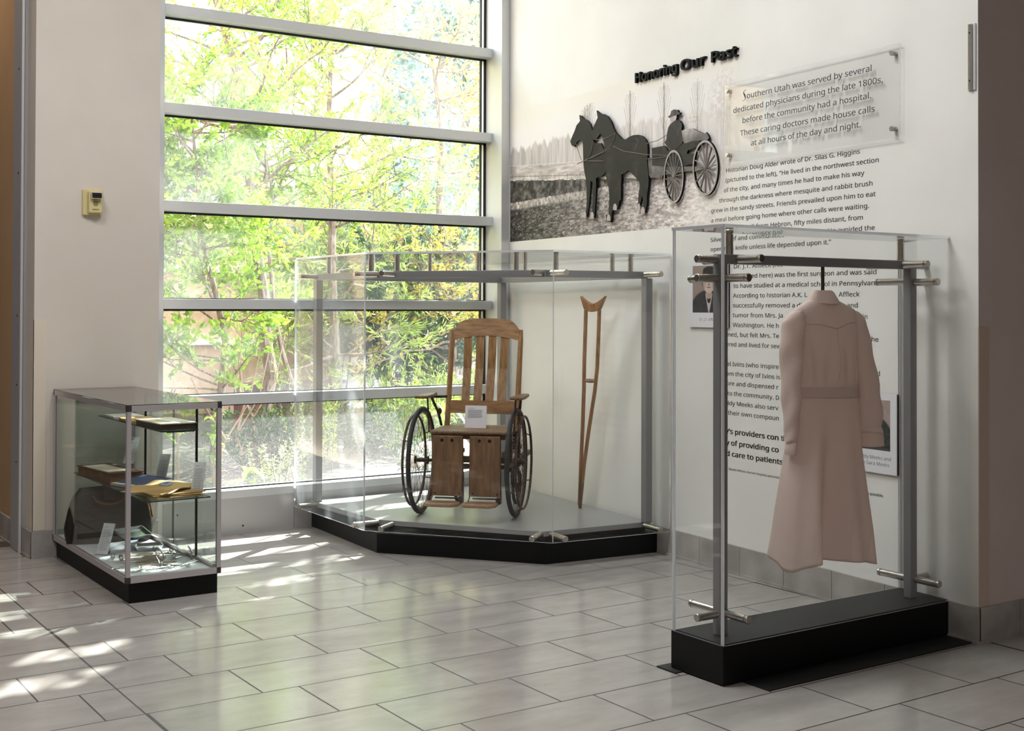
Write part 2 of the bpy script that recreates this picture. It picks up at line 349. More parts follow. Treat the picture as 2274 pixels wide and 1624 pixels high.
# ------------------------------------------------------------------ the room
CEIL = 5.3
b = MB(); b.box(-4.5, 1.9, -5, 14.2, -0.1, 0); b.box(1.9, 9.6, -5, 8.05, -0.1, 0); struct(b.build('floor', M_FLOOR))
b = MB(); b.box(-4.5, 9.6, -5, 8.2, CEIL, CEIL+0.1); b.box(-4.5, 2.0, 8.2, 14.2, CEIL, CEIL+0.1); struct(b.build('ceiling', M_CEIL))
cx, cy_ = WP(4.4665, 0).x, WP(4.4665, 0).y
b = MB(); b.prism([(WA.x, WA.y), (cx, cy_), (cx+0.004, cy_), (WA.x+0.10, WA.y+0.2), (WA.x-0.015, WA.y+0.2)], 0, CEIL); struct(b.build('wall_right', M_WALL))
q2 = WP(4.4665-0.2, 0, -0.004); b = MB(); b.prism([(cx+0.004, cy_+0.0005), (9.6, cy_+0.0005), (9.6, cy_+0.2), (q2.x, q2.y)], 0, CEIL); struct(b.build('wall_front_right', M_WALL3))
b = MB(); b.box(1.82, 2.582, 7.86, 8.16, 0, CEIL); struct(b.build('wall_left', M_WALL2))
b = MB(); b.box(1.822, 2.1, 8.318, 14.2, 0, CEIL); struct(b.build('wall_corridor', M_TAN))
b = MB(); b.box(-4.6, -4.5, -5, 14.2, 0, CEIL); struct(b.build('wall_far_left', M_LOBBY)); b = MB(); b.box(-4.5, 1.9, 14.2, 14.3, 0, CEIL); struct(b.build('wall_corridor_end', M_DIM)); b = MB(); b.box(-1.45, -1.3, 8.0, 14.2, 0, CEIL); struct(b.build('wall_corridor_left', M_DIM))
b = MB(); b.box(-4.6, 9.7, -5.1, -5, 0, CEIL); b.box(9.6, 9.7, -5, cy_+0.2, 0, CEIL); struct(b.build('wall_back', M_LOBBY))
b = MB(); b.box(-4.5, -1.3, 7.86, 8.0, 0, CEIL); struct(b.build('wall_lobby_left', M_LOBBY))
# cove base tiles
def base_run(name, p0, d, n, joints, L, h=0.163, t=0.013):
    p0, d, n = Vector(p0), Vector(d).normalized(), Vector(n).normalized(); mb = MB()
    js = [0.0]+[j for j in joints if 0.01 < j < L-0.01]+[L]
    for a, c in zip(js[:-1], js[1:]):
        a2, c2 = a+0.0015, c-0.0015; mid = p0+d*((a2+c2)/2)+n*(t/2)+WZ*(h/2)
        mb.obox(mid, d, n, WZ, (c2-a2)/2, t/2, h/2, 0)
        mb.obox(p0+d*((a2+c2)/2)+n*(t+0.002)+WZ*0.007, d, n, WZ, (c2-a2)/2, 0.004, 0.007, 0)
    mb.obox(p0+d*(L/2)+n*0.004+WZ*(h/2-0.001), d, n, WZ, L/2, 0.004, h/2, 1)
    return struct(mb.build(name, [M_STONE, M_GROUT]))
base_run('baseboard_right', WP(2.02, 0, 0.001), WD, WN, [2.087+0.365*k-2.02 for k in range(8)], 4.4665-2.02+0.012)
base_run('baseboard_front_right', (cx-0.012, cy_+0.003, 0), (1, 0, 0), (0, -1, 0), [0.31+0.365*k for k in range(14)], 4.6)
base_run('baseboard_left', (1.808, 7.859, 0), (1, 0, 0), (0, -1, 0), [0.3, 0.665], 0.774)
base_run('baseboard_corridor', (1.819, 7.859, 0), (0, 1, 0), (-1, 0, 0), [0.14, 0.18], 0.205)
base_run('baseboard_corridor_end', (1.821, 8.32, 0), (0, 1, 0), (-1, 0, 0), [0.16+0.365*k for k in range(16)], 5.8)
# steel door jamb at the corridor mouth, with screws
b = MB(); b.box(1.792, 1.86, 8.075, 8.315, 0, CEIL, 0); b.box(1.786, 1.80, 8.066, 8.084, 0, CEIL, 1)
j = struct(b.build('trim_1', [mat('grey_painted_jamb', (168, 168, 174), 0.45), M_ALU]))
b = MB()
for z in (0.55, 1.03, 1.46, 2.35, 3.0): b.lathe([(0.006, 0), (0.006, 0.003), (0.002, 0.004)], (1.792, 8.17, z), (-1, 0, 0), 10)
b.build('screws', M_GASKET, j)
b = MB(); b.box(-1.3, 1.85, 8.34, 8.52, 0, 0.004); struct(b.build('trim_2', mat('dark_threshold', (86, 80, 72), 0.4)))
# clear corner guards up to shoulder height
b = MB(); b.box(1.8165, 1.8195, 7.8565, 7.915, 0.165, 1.44); b.box(1.8165, 1.893, 7.8565, 7.8595, 0.165, 1.44); struct(b.build('trim_3', [mat('beige_corner_guard', (214, 204, 188), 0.4)]))
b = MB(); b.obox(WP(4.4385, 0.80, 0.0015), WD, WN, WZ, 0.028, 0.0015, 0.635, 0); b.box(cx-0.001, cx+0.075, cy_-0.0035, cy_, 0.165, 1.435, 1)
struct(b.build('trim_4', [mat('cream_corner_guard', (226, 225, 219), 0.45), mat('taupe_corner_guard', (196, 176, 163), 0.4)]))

# ------------------------------------------------------------------ the window: horizontal rails, glass panes
YF, YG = 7.976, 8.085
win = struct(thing('window_1', None, None, (3.93, 8.05, 0)))
XL, XR = 2.651, 5.25
zs = [0.262, 0.899, 1.537, 2.178, 2.816, 3.461, 4.10, 4.74]
for i, z in enumerate(zs):
    if i == 0: continue
    b = MB(); b.box(XL, XR+0.03, YF, 8.16, z-0.033, z+0.033); b.build('rail', M_ALU, win, bevel=0.002)
b = MB(); b.box(2.651, 5.36, YF, 8.16, 0.238, 0.292); b.build('sill', M_ALU, win, bevel=0.002)
b = MB(); b.box(2.651, 5.36, YF+0.0004, 8.16, 0.0, 0.238, 0)
for x in (3.57, 4.42): b.box(x-0.001, x+0.001, YF-0.0006, YF, 0.0, 0.238, 1)
b.lathe([(0.006, 0), (0.006, 0.003)], (3.2, YF, 0.05), (0, -1, 0), 10, 1); b.lathe([(0.005, 0), (0.005, 0.003)], (2.75, YF, 0.16), (0, -1, 0), 10, 1)
b.build('base_panel', [M_PANEL, M_GASKET], win)
b = MB(); b.box(2.582, 2.65, YF, 8.16, 0, CEIL); b.build('jamb', M_ALU, win)
b = MB(); b.box(5.192, 5.262, 7.853, 8.16, 0.0, CEIL); b.build('jamb', M_ALU, win)
b = MB(); b.box(2.651, 5.19, YF, 8.16, 5.0, CEIL); b.build('header', M_ALU, win)
zz = zs+[5.03]
for i in range(len(zz)-1):
    z0, z1 = zz[i]+0.033, zz[i+1]-0.033
    b = MB(); b.box(2.64, 5.20, YG, YG+0.006, z0-0.01, z1+0.01); b.build('glass_pane', M_GLASS, win)
    b = MB(); b.box(2.645, 5.20, YG-0.012, YG-0.001, z1-0.014, z1+0.004); b.box(5.176, 5.195, YG-0.012, YG-0.001, z0, z1); b.box(5.150, 5.166, YG+0.007, YG+0.02, z0, z1)
    b.box(2.645, 5.20, YG-0.012, YG-0.001, z0-0.004, z0+0.006)
    b.build('gasket', M_GASKET, win)

# ------------------------------------------------------------------ outdoors, seen through the glass
M_MULCH = mat('bark_mulch', (120, 92, 70), 0.9); noisy(M_MULCH, (40, 33, 28), (92, 77, 64), nscale=14, detail=8, bump=0.6)
V = []; n = 40
gx = np.linspace(2.2, 26, n); gy = np.linspace(8.17, 40, n); X, Y = np.meshgrid(gx, gy, indexing='ij')
Z = 0.10+0.05*np.sin(X*1.7)*np.sin(Y*1.3)+0.02*np.clip(Y-9, 0, 5)
idx = np.arange(n*n).reshape(n, n); F = np.stack([idx[:-1, :-1], idx[1:, :-1], idx[1:, 1:], idx[:-1, 1:]], -1).reshape(-1, 4)
g = colmesh('ground', np.stack([X, Y, Z], -1).reshape(-1, 3), F, None, M_MULCH); struct(g)
def gz(x, y): return 0.10+0.05*math.sin(x*1.7)*math.sin(y*1.3)+0.02*min(max(y-9, 0), 5)
M_STUCCO = mat('brown_stucco', (196, 164, 136), 0.85); noisy(M_STUCCO, (186, 154, 126), (204, 172, 144), nscale=12, bump=0.1)
M_PALE = mat('pale_glare_panel', (236, 226, 222), 0.6); M_COPING = mat('cream_coping', (236, 222, 200), 0.7)  # upper wall's near white holds sky glare and overexposure in its colour
M_OXB = mat('oxblood_panel', (84, 38, 40), 0.5); M_WINDK = mat('blue_grey_window_glass', (150, 168, 186), 0.15)
bd = thing('building', 'tan stucco building with glare paled upper panels standing behind the garden trees', 'building', (5, 17, 0))
b = MB(); b.box(0.5, 7.3, 15.0, 19, 0, 1.05); b.box(0.5, 7.3, 15.02, 19, 1.13, 1.95); b.box(0.5, 7.3, 15.0, 19, 2.05, 2.72); b.build('lower_wall', M_STUCCO, bd)
b = MB(); b.box(0.5, 7.3, 14.95, 19, 1.05, 1.13); b.box(0.5, 7.3, 14.95, 19, 1.95, 2.05); b.build('coping', M_COPING, bd)
b = MB()
for x in np.arange(0.5, 7.3, 1.15):
    for z in (2.73, 3.9, 5.07, 6.24, 7.41): b.box(x+0.01, min(x+1.14, 7.3), 15.0, 19, z+0.01, z+1.16)
b.build('upper_wall_panels', M_PALE, bd)
b = MB(); b.box(7.16, 7.64, 14.7, 19, 0, 8.6); b.build('end_pier', M_PALE, bd)
for x0 in (5.28,):
    for z0 in (3.95, 6.0):
        b = MB(); b.box(x0-0.05, x0+1.05, 14.93, 15.01, z0-0.05, z0+0.0); b.box(x0-0.05, x0+1.05, 14.93, 15.01, z0+0.5, z0+0.55); b.box(x0-0.05, x0+1.05, 14.93, 15.01, z0+1.2, z0+1.25); b.box(x0-0.049, x0, 14.94, 15.008, z0+.001, z0+.499); b.box(x0-0.049, x0, 14.94, 15.008, z0+.551, z0+1.199); b.box(x0+1.0, x0+1.049, 14.94, 15.008, z0+.001, z0+.499); b.box(x0+1.0, x0+1.049, 14.94, 15.008, z0+.551, z0+1.199)
        wf = b.build('window_frame', M_PALE, bd)
        b = MB(); b.box(x0, x0+1.0, 14.97, 14.99, z0, z0+1.2); b.build('pane', M_WINDK, wf)
pn = MB(); pn.box(5.3, 6.6, 13.4, 13.5, 0.1, 0.62); pn.box(5.25, 6.65, 13.36, 13.54, 0.62, 0.66)
tag(pn.build('planter_wall', M_OXB), 'low oxblood red wall behind the main tree trunk', 'wall')
# leaves: one folded quad each, coloured per leaf
def leaf_mat(name, cols, tl=0.55):
    m = bpy.data.materials.new(name); m.use_nodes = True; nt = m.node_tree; nt.nodes.clear()
    out = nd(m, 'ShaderNodeOutputMaterial'); g_ = nd(m, 'ShaderNodeNewGeometry'); r = nd(m, 'ShaderNodeValToRGB'); lk(m, g_.outputs['Random Per Island'], r.inputs[0])
    while len(r.color_ramp.elements) < len(cols): r.color_ramp.elements.new(0.5)
    for i, c in enumerate(cols): r.color_ramp.elements[i].position = i/(len(cols)-1); r.color_ramp.elements[i].color = (*lin(c), 1)
    d = nd(m, 'ShaderNodeBsdfDiffuse'); t = nd(m, 'ShaderNodeBsdfTranslucent'); gl = nd(m, 'ShaderNodeBsdfGlossy'); gl.inputs['Roughness'].default_value = 0.35
    lk(m, r.outputs[0], d.inputs[0]); lk(m, r.outputs[0], t.inputs[0])
    mx = nd(m, 'ShaderNodeMixShader'); mx.inputs[0].default_value = tl; lk(m, d.outputs[0], mx.inputs[1]); lk(m, t.outputs[0], mx.inputs[2])
    m2 = nd(m, 'ShaderNodeMixShader'); m2.inputs[0].default_value = 0.05; lk(m, mx.outputs[0], m2.inputs[1]); lk(m, gl.outputs[0], m2.inputs[2]); lk(m, m2.outputs[0], out.inputs[0]); return m
L_BRIGHT = leaf_mat('bright_yellow_green_leaf', [(98, 142, 34), (156, 192, 52), (188, 214, 82), (126, 168, 44)])
L_WILLOW = leaf_mat('soft_green_narrow_leaf', [(96, 124, 48), (150, 174, 70), (188, 204, 100), (128, 152, 60)])
L_GOLD = leaf_mat('golden_leaf', [(168, 180, 78), (206, 196, 96), (214, 172, 84), (148, 172, 76)])
L_DARK = leaf_mat('deep_green_leaf', [(30, 52, 26), (56, 84, 40), (74, 104, 50), (44, 66, 34)], 0.35)
L_GREY = leaf_mat('blue_grey_leaf', [(92, 112, 104), (130, 150, 140), (116, 138, 112), (150, 164, 150)], 0.4)
L_FERN = leaf_mat('fresh_fern_leaf', [(120, 160, 50), (168, 200, 70), (196, 216, 90)], 0.5)
L_SILV = leaf_mat('silvery_sprig_leaf', [(150, 165, 110), (186, 196, 140), (206, 210, 170)], 0.4)
M_BARK = mat('grey_brown_bark', (128, 108, 92), 0.85); noisy(M_BARK, (92, 76, 64), (156, 134, 116), (9, 9, 2), 6, 8, bump=0.5)
M_TWIG = mat('pale_bare_stem', (170, 140, 118), 0.8)
def leaves(name, P, D, ln, wd, m, parent=None, droop=0.2):
    P = np.asarray(P); n = len(P); D = np.asarray(D)+RNG.normal(0, 0.45, (n, 3)); D[:, 2] -= droop
    D /= np.linalg.norm(D, axis=1, keepdims=True); R_ = RNG.normal(0, 1, (n, 3)); S = np.cross(D, R_); S /= np.linalg.norm(S, axis=1, keepdims=True)
    N_ = np.cross(D, S); L = ln*RNG.uniform(0.6, 1.25, (n, 1)); W = wd*RNG.uniform(0.7, 1.2, (n, 1))
    v = np.stack([P, P+D*L*0.45+S*W*0.5+N_*W*0.18, P+D*L, P+D*L*0.45-S*W*0.5+N_*W*0.18], 1).reshape(-1, 3)
    q = np.arange(n)[:, None]*4; F = np.concatenate([q+np.array([[0, 1, 2]]), q+np.array([[0, 2, 3]])], 0)
    return colmesh(name, v, F, None, m, parent)
def grow(mb, P, D, start, d, length, r, depth, nseg=5, wob=0.25, up=0.1, leafy=1, kids=4, mi=0, dens=30):
    p = Vector(start); d = Vector(d).normalized(); pts = [p.copy()]; sl = length/nseg
    for i in range(nseg):
        d = (d+Vector((random.gauss(0, wob), random.gauss(0, wob), random.gauss(0, wob)+up))*0.5).normalized(); p = p+d*sl; pts.append(p.copy())
    if r > 0.0025: mb.tube(pts, [r*(1-0.75*i/nseg) for i in range(nseg+1)], 5 if r < 0.02 else 7, mi)
    if depth <= leafy:
        for i in range(int(dens*length)):
            t = random.uniform(0.15, 1)*nseg; k = min(int(t), nseg-1); q = pts[k].lerp(pts[k+1], t-k)
            dd = (pts[k+1]-pts[k]).normalized(); P.append(tuple(q+Vector((random.gauss(0, .015), random.gauss(0, .015), random.gauss(0, .015))))); D.append(tuple(dd))
    if depth > 0:
        for k in range(kids):
            t = random.uniform(0.3, 1)*nseg; i = min(int(t), nseg-1); q = pts[i].lerp(pts[i+1], t-i); dd = (pts[i+1]-pts[i]).normalized()
            sd_ = Vector((random.gauss(0, 1), random.gauss(0, 1), random.gauss(0, 0.7))).normalized(); nd_ = (dd*0.6+sd_*0.8).normalized()
            grow(mb, P, D, q, nd_, length*random.uniform(0.45, 0.7), r*0.5, depth-1, 4, wob, up, leafy, kids, mi, dens)
def tree(name, label, path, r0, z0, z1, nb, blen, m, ln, wd, dens=40, group=None, droop=0.2, depth=2, kids=4, bend=0.15, cat='tree'):
    base = path[0]; t = thing(name, label, cat, (base[0], base[1], gz(base[0], base[1])), 0, group); mb = MB(); P = []; D = []
    pts = [Vector(p) for p in path]; pts[0].z = gz(base[0], base[1])-0.05; k = len(pts); mb.tube(pts, [r0*(1-0.7*i/(k-1)) for i in range(k)], 9)
    for i in range(nb):
        z = random.uniform(z0, z1)
        for a, c in zip(pts[:-1], pts[1:]):
            if a.z <= z <= c.z:
                q = a.lerp(c, (z-a.z)/max(c.z-a.z, 1e-6)); an = random.uniform(0, 2*math.pi)
                grow(mb, P, D, q, (math.cos(an), math.sin(an)*0.8, random.uniform(-0.1, 0.6)), blen*random.uniform(0.6, 1.15)*(1.0-0.35*(z-z0)/max(z1-z0, .1)), r0*0.28, depth, 5, 0.28, bend, 1, kids, 0, dens); break
    mb.build('trunk', M_BARK, t, smooth=True); leaves('foliage', P, D, ln, wd, m, t, droop); return t, len(P)
def shrub(name, label, c, rad, h, nst, m, ln, wd, dens=60, stem=M_BARK, group=None, cat='shrub', depth=1, droop=0.1):
    t = thing(name, label, cat, (c[0], c[1], gz(*c)), 0, group); mb = MB(); P = []; D = []
    for i in range(nst):
        an = random.uniform(0, 2*math.pi); s = random.uniform(0, 1)**0.6
        grow(mb, P, D, (c[0]+rad*0.35*s*math.cos(an), c[1]+rad*0.35*s*math.sin(an), gz(*c)-0.02), (math.cos(an)*s*rad/h, math.sin(an)*s*rad/h, 1), h*random.uniform(0.65, 1.0), 0.008, depth, 5, 0.2, 0.1, 1, 4, 0, dens)
    mb.build('stems', stem, t); leaves('leaves', P, D, ln, wd, m, t, droop); return t
TR = [
 ('slender_tree', 'slender grey trunked tree with a gently bent stem in front of the tan wall', [(4.68, 11, .13), (4.60, 11, .52), (4.69, 11, .89), (4.63, 11, 1.19), (4.61, 11, 1.65), (4.54, 11, 2.03), (4.49, 11, 2.49), (4.42, 11, 3.12), (4.31, 11, 3.73), (4.13, 11, 4.34), (4.08, 11, 4.95), (4.0, 11, 5.8)], 0.075, 2.0, 5.6, 36, 1.3, L_BRIGHT, 0.06, 0.028, 62),
 ('thin_tree', 'thin pale stemmed sapling twining up right beside the bent grey tree', [(5.02, 11.2, 0), (4.91, 11.2, .32), (5.01, 11.2, .7), (4.88, 11.2, 1.1), (4.81, 11.2, 1.44), (4.74, 11.2, 2.05), (4.71, 11.2, 2.65), (4.7, 11.2, 3.4)], 0.035, 1.7, 3.3, 9, 0.8, L_WILLOW, 0.075, 0.018, 55),
 ('willowy_tree', 'willowy tree with narrow drooping leaves left of the white pier', [(5.82, 11.8, 0), (5.74, 11.8, .97), (5.69, 11.8, 1.91), (5.70, 11.8, 2.61), (5.65, 11.8, 3.31), (5.67, 11.8, 4.01), (5.72, 11.8, 4.72)], 0.06, 0.8, 4.2, 34, 1.1, L_WILLOW, 0.105, 0.018, 56),
 ('golden_tree', 'golden leaved tree at the right end of the window', [(7.62, 12.5, 0), (7.55, 12.5, 1.7), (7.40, 12.5, 2.58), (7.43, 12.5, 3.53), (7.30, 12.5, 4.46), (7.24, 12.5, 5.3)], 0.06, 0.8, 4.6, 36, 1.4, L_GOLD, 0.065, 0.03, 46),
 ('bushy_tree', 'bushy yellow green tree close behind the left jamb', [(3.81, 10.2, .2), (3.89, 10.2, .76), (3.93, 10.2, 1.22), (3.84, 10.2, 1.64), (3.74, 10.2, 1.98), (3.68, 10.2, 2.51), (3.62, 10.2, 3.1)], 0.04, 0.75, 3.0, 38, 0.85, L_BRIGHT, 0.065, 0.036, 75)]
for (nm, lb, path, r0, z0, z1, nb, bl, m, ln, wd, dn) in TR: tree(nm, lb, path, r0, z0, z1, nb, bl, m, ln, wd, dn)
for k, (x, y, h) in enumerate([(9.6, 19.5, 7.5), (13.0, 21.0, 9.0), (11.6, 16.5, 5.2)]):
    tree('background_tree', ['blue grey crowned tree far beyond the white pier', 'tall blue grey tree farthest right beyond the garden', 'lower grey green tree behind the golden leaved tree'][k], [(x, y, 0), (x+.1, y, h*.4), (x-.1, y, h*.75), (x, y, h)], 0.12, h*0.12, h*0.98, 34, h*0.26, L_GREY, 0.17, 0.10, 20, depth=2, kids=5, group='trees beyond the garden')
TR2 = [('shade_tree', 'tall tree with grey green leaves reaching in at the top right of the window', [(8.3, 10.7, 0), (8.1, 10.6, 2), (7.7, 10.5, 4), (7.3, 10.3, 5.8), (6.9, 10.2, 7.4), (6.6, 10.1, 8.6)], 0.11, 3.9, 8.4, 19, 2.0, L_GREY, 0.13, 0.075, 24)]
for (nm, lb, path, r0, z0, z1, nb, bl, m, ln, wd, dn) in TR2: tree(nm, lb, path, r0, z0, z1, nb, bl, m, ln, wd, dn)
SH = [((4.2, 10.1), .55, .55, 16, L_DARK, .05, .024, 75, 'dark leafy undergrowth shrub left of the bent trunk'), ((5.1, 10.6), .6, .6, 16, L_DARK, .05, .024, 75, 'dark leafy undergrowth shrub right of the bent trunk'),
      ((6.1, 11.0), .7, .75, 18, L_WILLOW, .07, .02, 60, 'mid green shrub below the willowy tree'), ((7.0, 11.4), .7, .8, 18, L_WILLOW, .06, .022, 60, 'loose green shrub below the golden tree'),
      ((5.45, 9.4), .35, .26, 12, L_GREY, .035, .014, 90, 'low grey green shrublet before the boulders'), ((6.6, 10.3), .5, .45, 14, L_DARK, .05, .022, 70, 'dark shrub behind the boulders')]
for c, rd, h, ns, m, ln, wd, dn, lb in SH: shrub('undergrowth_shrub', lb, c, rd, h, ns, m, ln, wd, dn, group='shrubs under the garden trees')
for k, (x, y, rd, h, m, lb) in enumerate([(6.85, 14.0, .4, 2.2, L_WILLOW, 'tall narrow bush beside the tan wall left of the white pier'), (8.0, 13.6, .9, 2.6, L_GREY, 'big grey green bush right of the white pier'), (9.6, 14.6, 1.0, 3.0, L_WILLOW, 'big soft green bush at the right edge of the garden'), (7.2, 13.0, .7, 1.6, L_DARK, 'rounded dark bush at the foot of the white pier')]):
    shrub('garden_bush', lb, (x, y), rd, h, 16, m, .085, .034, 62, depth=2)
# upright sprigs near the glass
for k, (x, y, h, m, lb) in enumerate([(3.85, 9.05, .42, L_SILV, 'upright silvery sprig plant low at the window left of the vitrine post'), (4.12, 9.25, .50, L_SILV, 'second silvery sprig plant just right of the first'), (4.45, 9.75, .95, L_FERN, 'tall spire of small bright leaves left of the vitrine'), (4.72, 9.85, .85, L_FERN, 'bright leafy spire seen through the left acrylic panel')]):
    t = thing('sprig_plant', lb, 'plant', (x, y, gz(x, y)), 0, 'upright sprig plants near the glass'); mb = MB(); P = []; D = []
    for i in range(7):
        p0 = Vector((x+random.gauss(0, .05), y+random.gauss(0, .05), gz(x, y)-.02)); p1 = p0+Vector((random.gauss(0, .07), random.gauss(0, .05), h*random.uniform(.6, 1))); mb.tube([p0, p0.lerp(p1, .5), p1], [.004, .003, .002], 5)
        for q in range(70):
            f_ = random.uniform(.15, 1); a = random.uniform(0, 6.28); P.append(tuple(p0.lerp(p1, f_))); D.append((math.cos(a), math.sin(a), .6))
    mb.build('stems', M_BARK, t); leaves('leaves', P, D, .035, .012, m, t, 0)
# rosettes of strap leaves
def strap_plant(name, label, x, y, n, ln, wd, m, h0=0.0, arch=0.9, group=None):
    t = thing(name, label, 'plant', (x, y, gz(x, y)), 0, group); V = []; F = []
    for i in range(n):
        a = random.uniform(0, 2*math.pi); L = ln*random.uniform(.6, 1.1); e = random.uniform(.5, 1.3); p = Vector((x, y, gz(x, y)+h0*random.uniform(.3, 1))); dirh = Vector((math.cos(a), math.sin(a), 0)); sd_ = Vector((-math.sin(a), math.cos(a), 0)); o = len(V)
        for s in range(6):
            f_ = s/5; w_ = wd*(0.35+1.3*f_*(1-f_)*2)*(1 if s < 5 else 0.05); c = p+dirh*(L*math.cos(e)*f_+L*.15*f_*f_)+Vector((0, 0, L*math.sin(e)*f_-arch*L*f_*f_*.75)); V += [tuple(c+sd_*w_/2), tuple(c-sd_*w_/2)]
        F += [(o+2*s, o+2*s+1, o+2*s+3, o+2*s+2) for s in range(5)]
    colmesh('leaves', np.array(V), np.array(F), None, m, t)
    if h0 > 0.1:
        mb = MB(); mb.tube([(x, y, gz(x, y)-.02), (x, y, gz(x, y)+h0)], .008, 6); mb.build('stem', M_TWIG, t)
    return t
strap_plant('leafy_plant', 'broad leaved plant with arching pale leaves right behind the glass case', 3.32, 8.85, 22, .20, .035, L_FERN, .62)
strap_plant('leafy_plant', 'low plant with pointed yellow green leaves at the foot of the pane', 3.62, 8.95, 26, .24, .04, L_FERN, .16)
strap_plant('leafy_plant', 'small five leaved sprout between two posts of the glass case', 3.02, 8.75, 9, .13, .026, L_FERN, .50)
strap_plant('fern', 'yellow green fern with narrow fronds behind the wheelchair wheel', 6.1, 10.2, 60, .42, .022, L_FERN, .45)
# bare stems of the understory
for k, pts in enumerate([[(3.72, 9.9, .1), (3.82, 9.9, .42), (3.62, 9.9, .72), (3.52, 9.9, .95)], [(4.05, 10, .1), (3.95, 10, .45), (4.02, 10, .7), (3.97, 10, 1.05), (4.05, 10, 1.5)], [(4.25, 10.3, .1), (4.22, 10.3, .55), (4.1, 10.3, .8), (4.12, 10.3, 1.3)]]):
    mb = MB(); mb.tube(pts, [.014, .012, .01, .008, .006][:len(pts)], 6); mb.tube([pts[1], (pts[1][0]+.2, pts[1][1], pts[1][2]+.3), (pts[1][0]+.3, pts[1][1], pts[1][2]+.75)], [.008, .006, .004], 6)
    tag(mb.build('bare_stem', M_TWIG), ['crooked bare stem leaning left low behind the case', 'upright bare stem left of the bent trunk', 'short wavy bare stem nearest the bent trunk'][k], 'stem', 'bare stems in the undergrowth')
M_ROCK = mat('sandstone', (196, 172, 148), 0.85); noisy(M_ROCK, (170, 146, 122), (214, 192, 168), nscale=6, bump=0.4)
for k, (x, y, rx, ry, rz) in enumerate([(5.75, 9.95, .22, .18, .14), (6.08, 10.0, .24, .2, .17), (5.5, 9.75, .14, .12, .09)]):
    bm = bmesh.new(); bmesh.ops.create_icosphere(bm, subdivisions=3, radius=1)
    for v in bm.verts:
        s = 1+.14*math.sin(v.co.x*4+k)+.12*math.sin(v.co.y*5+2*k)+.06*math.sin(v.co.z*9+v.co.x*7); v.co = Vector((v.co.x*rx*s, v.co.y*ry*s, max(v.co.z*rz*s, -.06)))
    me = bpy.data.meshes.new('boulder'); bm.to_mesh(me); bm.free(); me.materials.append(M_ROCK); o = bpy.data.objects.new('boulder', me); COL.objects.link(o); o.location = (x, y, gz(x, y)+.02)
    for p in me.polygons: p.use_smooth = True
    tag(o, ['rounded sandstone boulder left of the larger one', 'largest rounded sandstone boulder below the fern', 'smallest boulder half sunk in the mulch'][k], 'rock', 'boulders in the garden bed')

# ------------------------------------------------------------------ corner vitrine
def standoff(parent, a, b, r=0.0175, name='standoff'):
    """brushed bar from a to b with a grooved end cap outside the sheet"""
    a, b = Vector(a), Vector(b); t = (b-a).normalized(); L = (b-a).length
    mb = MB(); mb.lathe([(r, 0), (r, L), (r*0.96, L+0.0005)], a, t, 20); o = mb.build(name, M_STEEL, parent, smooth=True)
    mc = MB(); mc.lathe([(r*0.80, 0), (r*0.80, 0.004), (r*1.03, 0.0042), (r*1.03, 0.016), (r*0.9, 0.018)], b, t, 20); c = mc.build('end_cap', M_STEEL, o, smooth=True)
    return o
def sheet(parent, p0, p1, z0, z1, m, t=0.012, name='acrylic_panel'):
    """upright sheet between two floor points"""
    p0, p1 = Vector((*p0, 0)), Vector((*p1, 0)); d = (p1-p0).normalized(); nn = Vector((d.y, -d.x, 0)); L = (p1-p0).length
    vs = []; o = (p0+p1)/2
    mb = MB(); c = o+WZ*((z0+z1)/2)
    v = [c+d*(L/2*i)+nn*(t/2*j)+WZ*((z1-z0)/2*k) for i in (-1, 1) for j in (-1, 1) for k in (-1, 1)]
    fs = [(0, 1, 3, 2), (4, 6, 7, 5), (0, 4, 5, 1), (2, 3, 7, 6), (0, 2, 6, 4), (1, 5, 7, 3)]
    mb.v = [tuple(x) for x in v]; mb.f = fs; mb.m = [1, 1, 0, 0, 1, 1]
    return mb.build(name, [m, M_AEDGE], parent)
vit = thing('corner_vitrine', 'clear acrylic corner vitrine on a black base under the window holding the old wheelchair', 'display case', (4.4, 7.1, 0))
BASE = [(3.70, 7.97), (3.636, 6.887), (4.309, 6.024), (5.098, 5.95), (5.262, 7.97)]
SLAB = [(3.67, 7.93), (3.695, 6.99), (4.33, 6.077), (5.09, 6.0), (5.245, 7.84), (5.18, 7.84), (5.18, 7.93)]
ACR = [(3.57, 7.965), (3.541, 6.874), (4.27, 5.907), (5.092, 5.82)]
b = MB(); b.prism(BASE, 0, 0.122); b.build('plinth', M_BLACK, vit)
ins = [(3.745, 7.92), (3.73, 7.0), (4.345, 6.115), (5.08, 6.04), (5.16, 7.84), (5.16, 7.92)]
b = MB(); b.prism(ins, 0.122, 0.152); b.build('recess', M_TROUGH, vit)
b = MB(); b.prism(SLAB, 0.152, 0.185); b.build('deck', M_SLAB, vit, bevel=0.003)
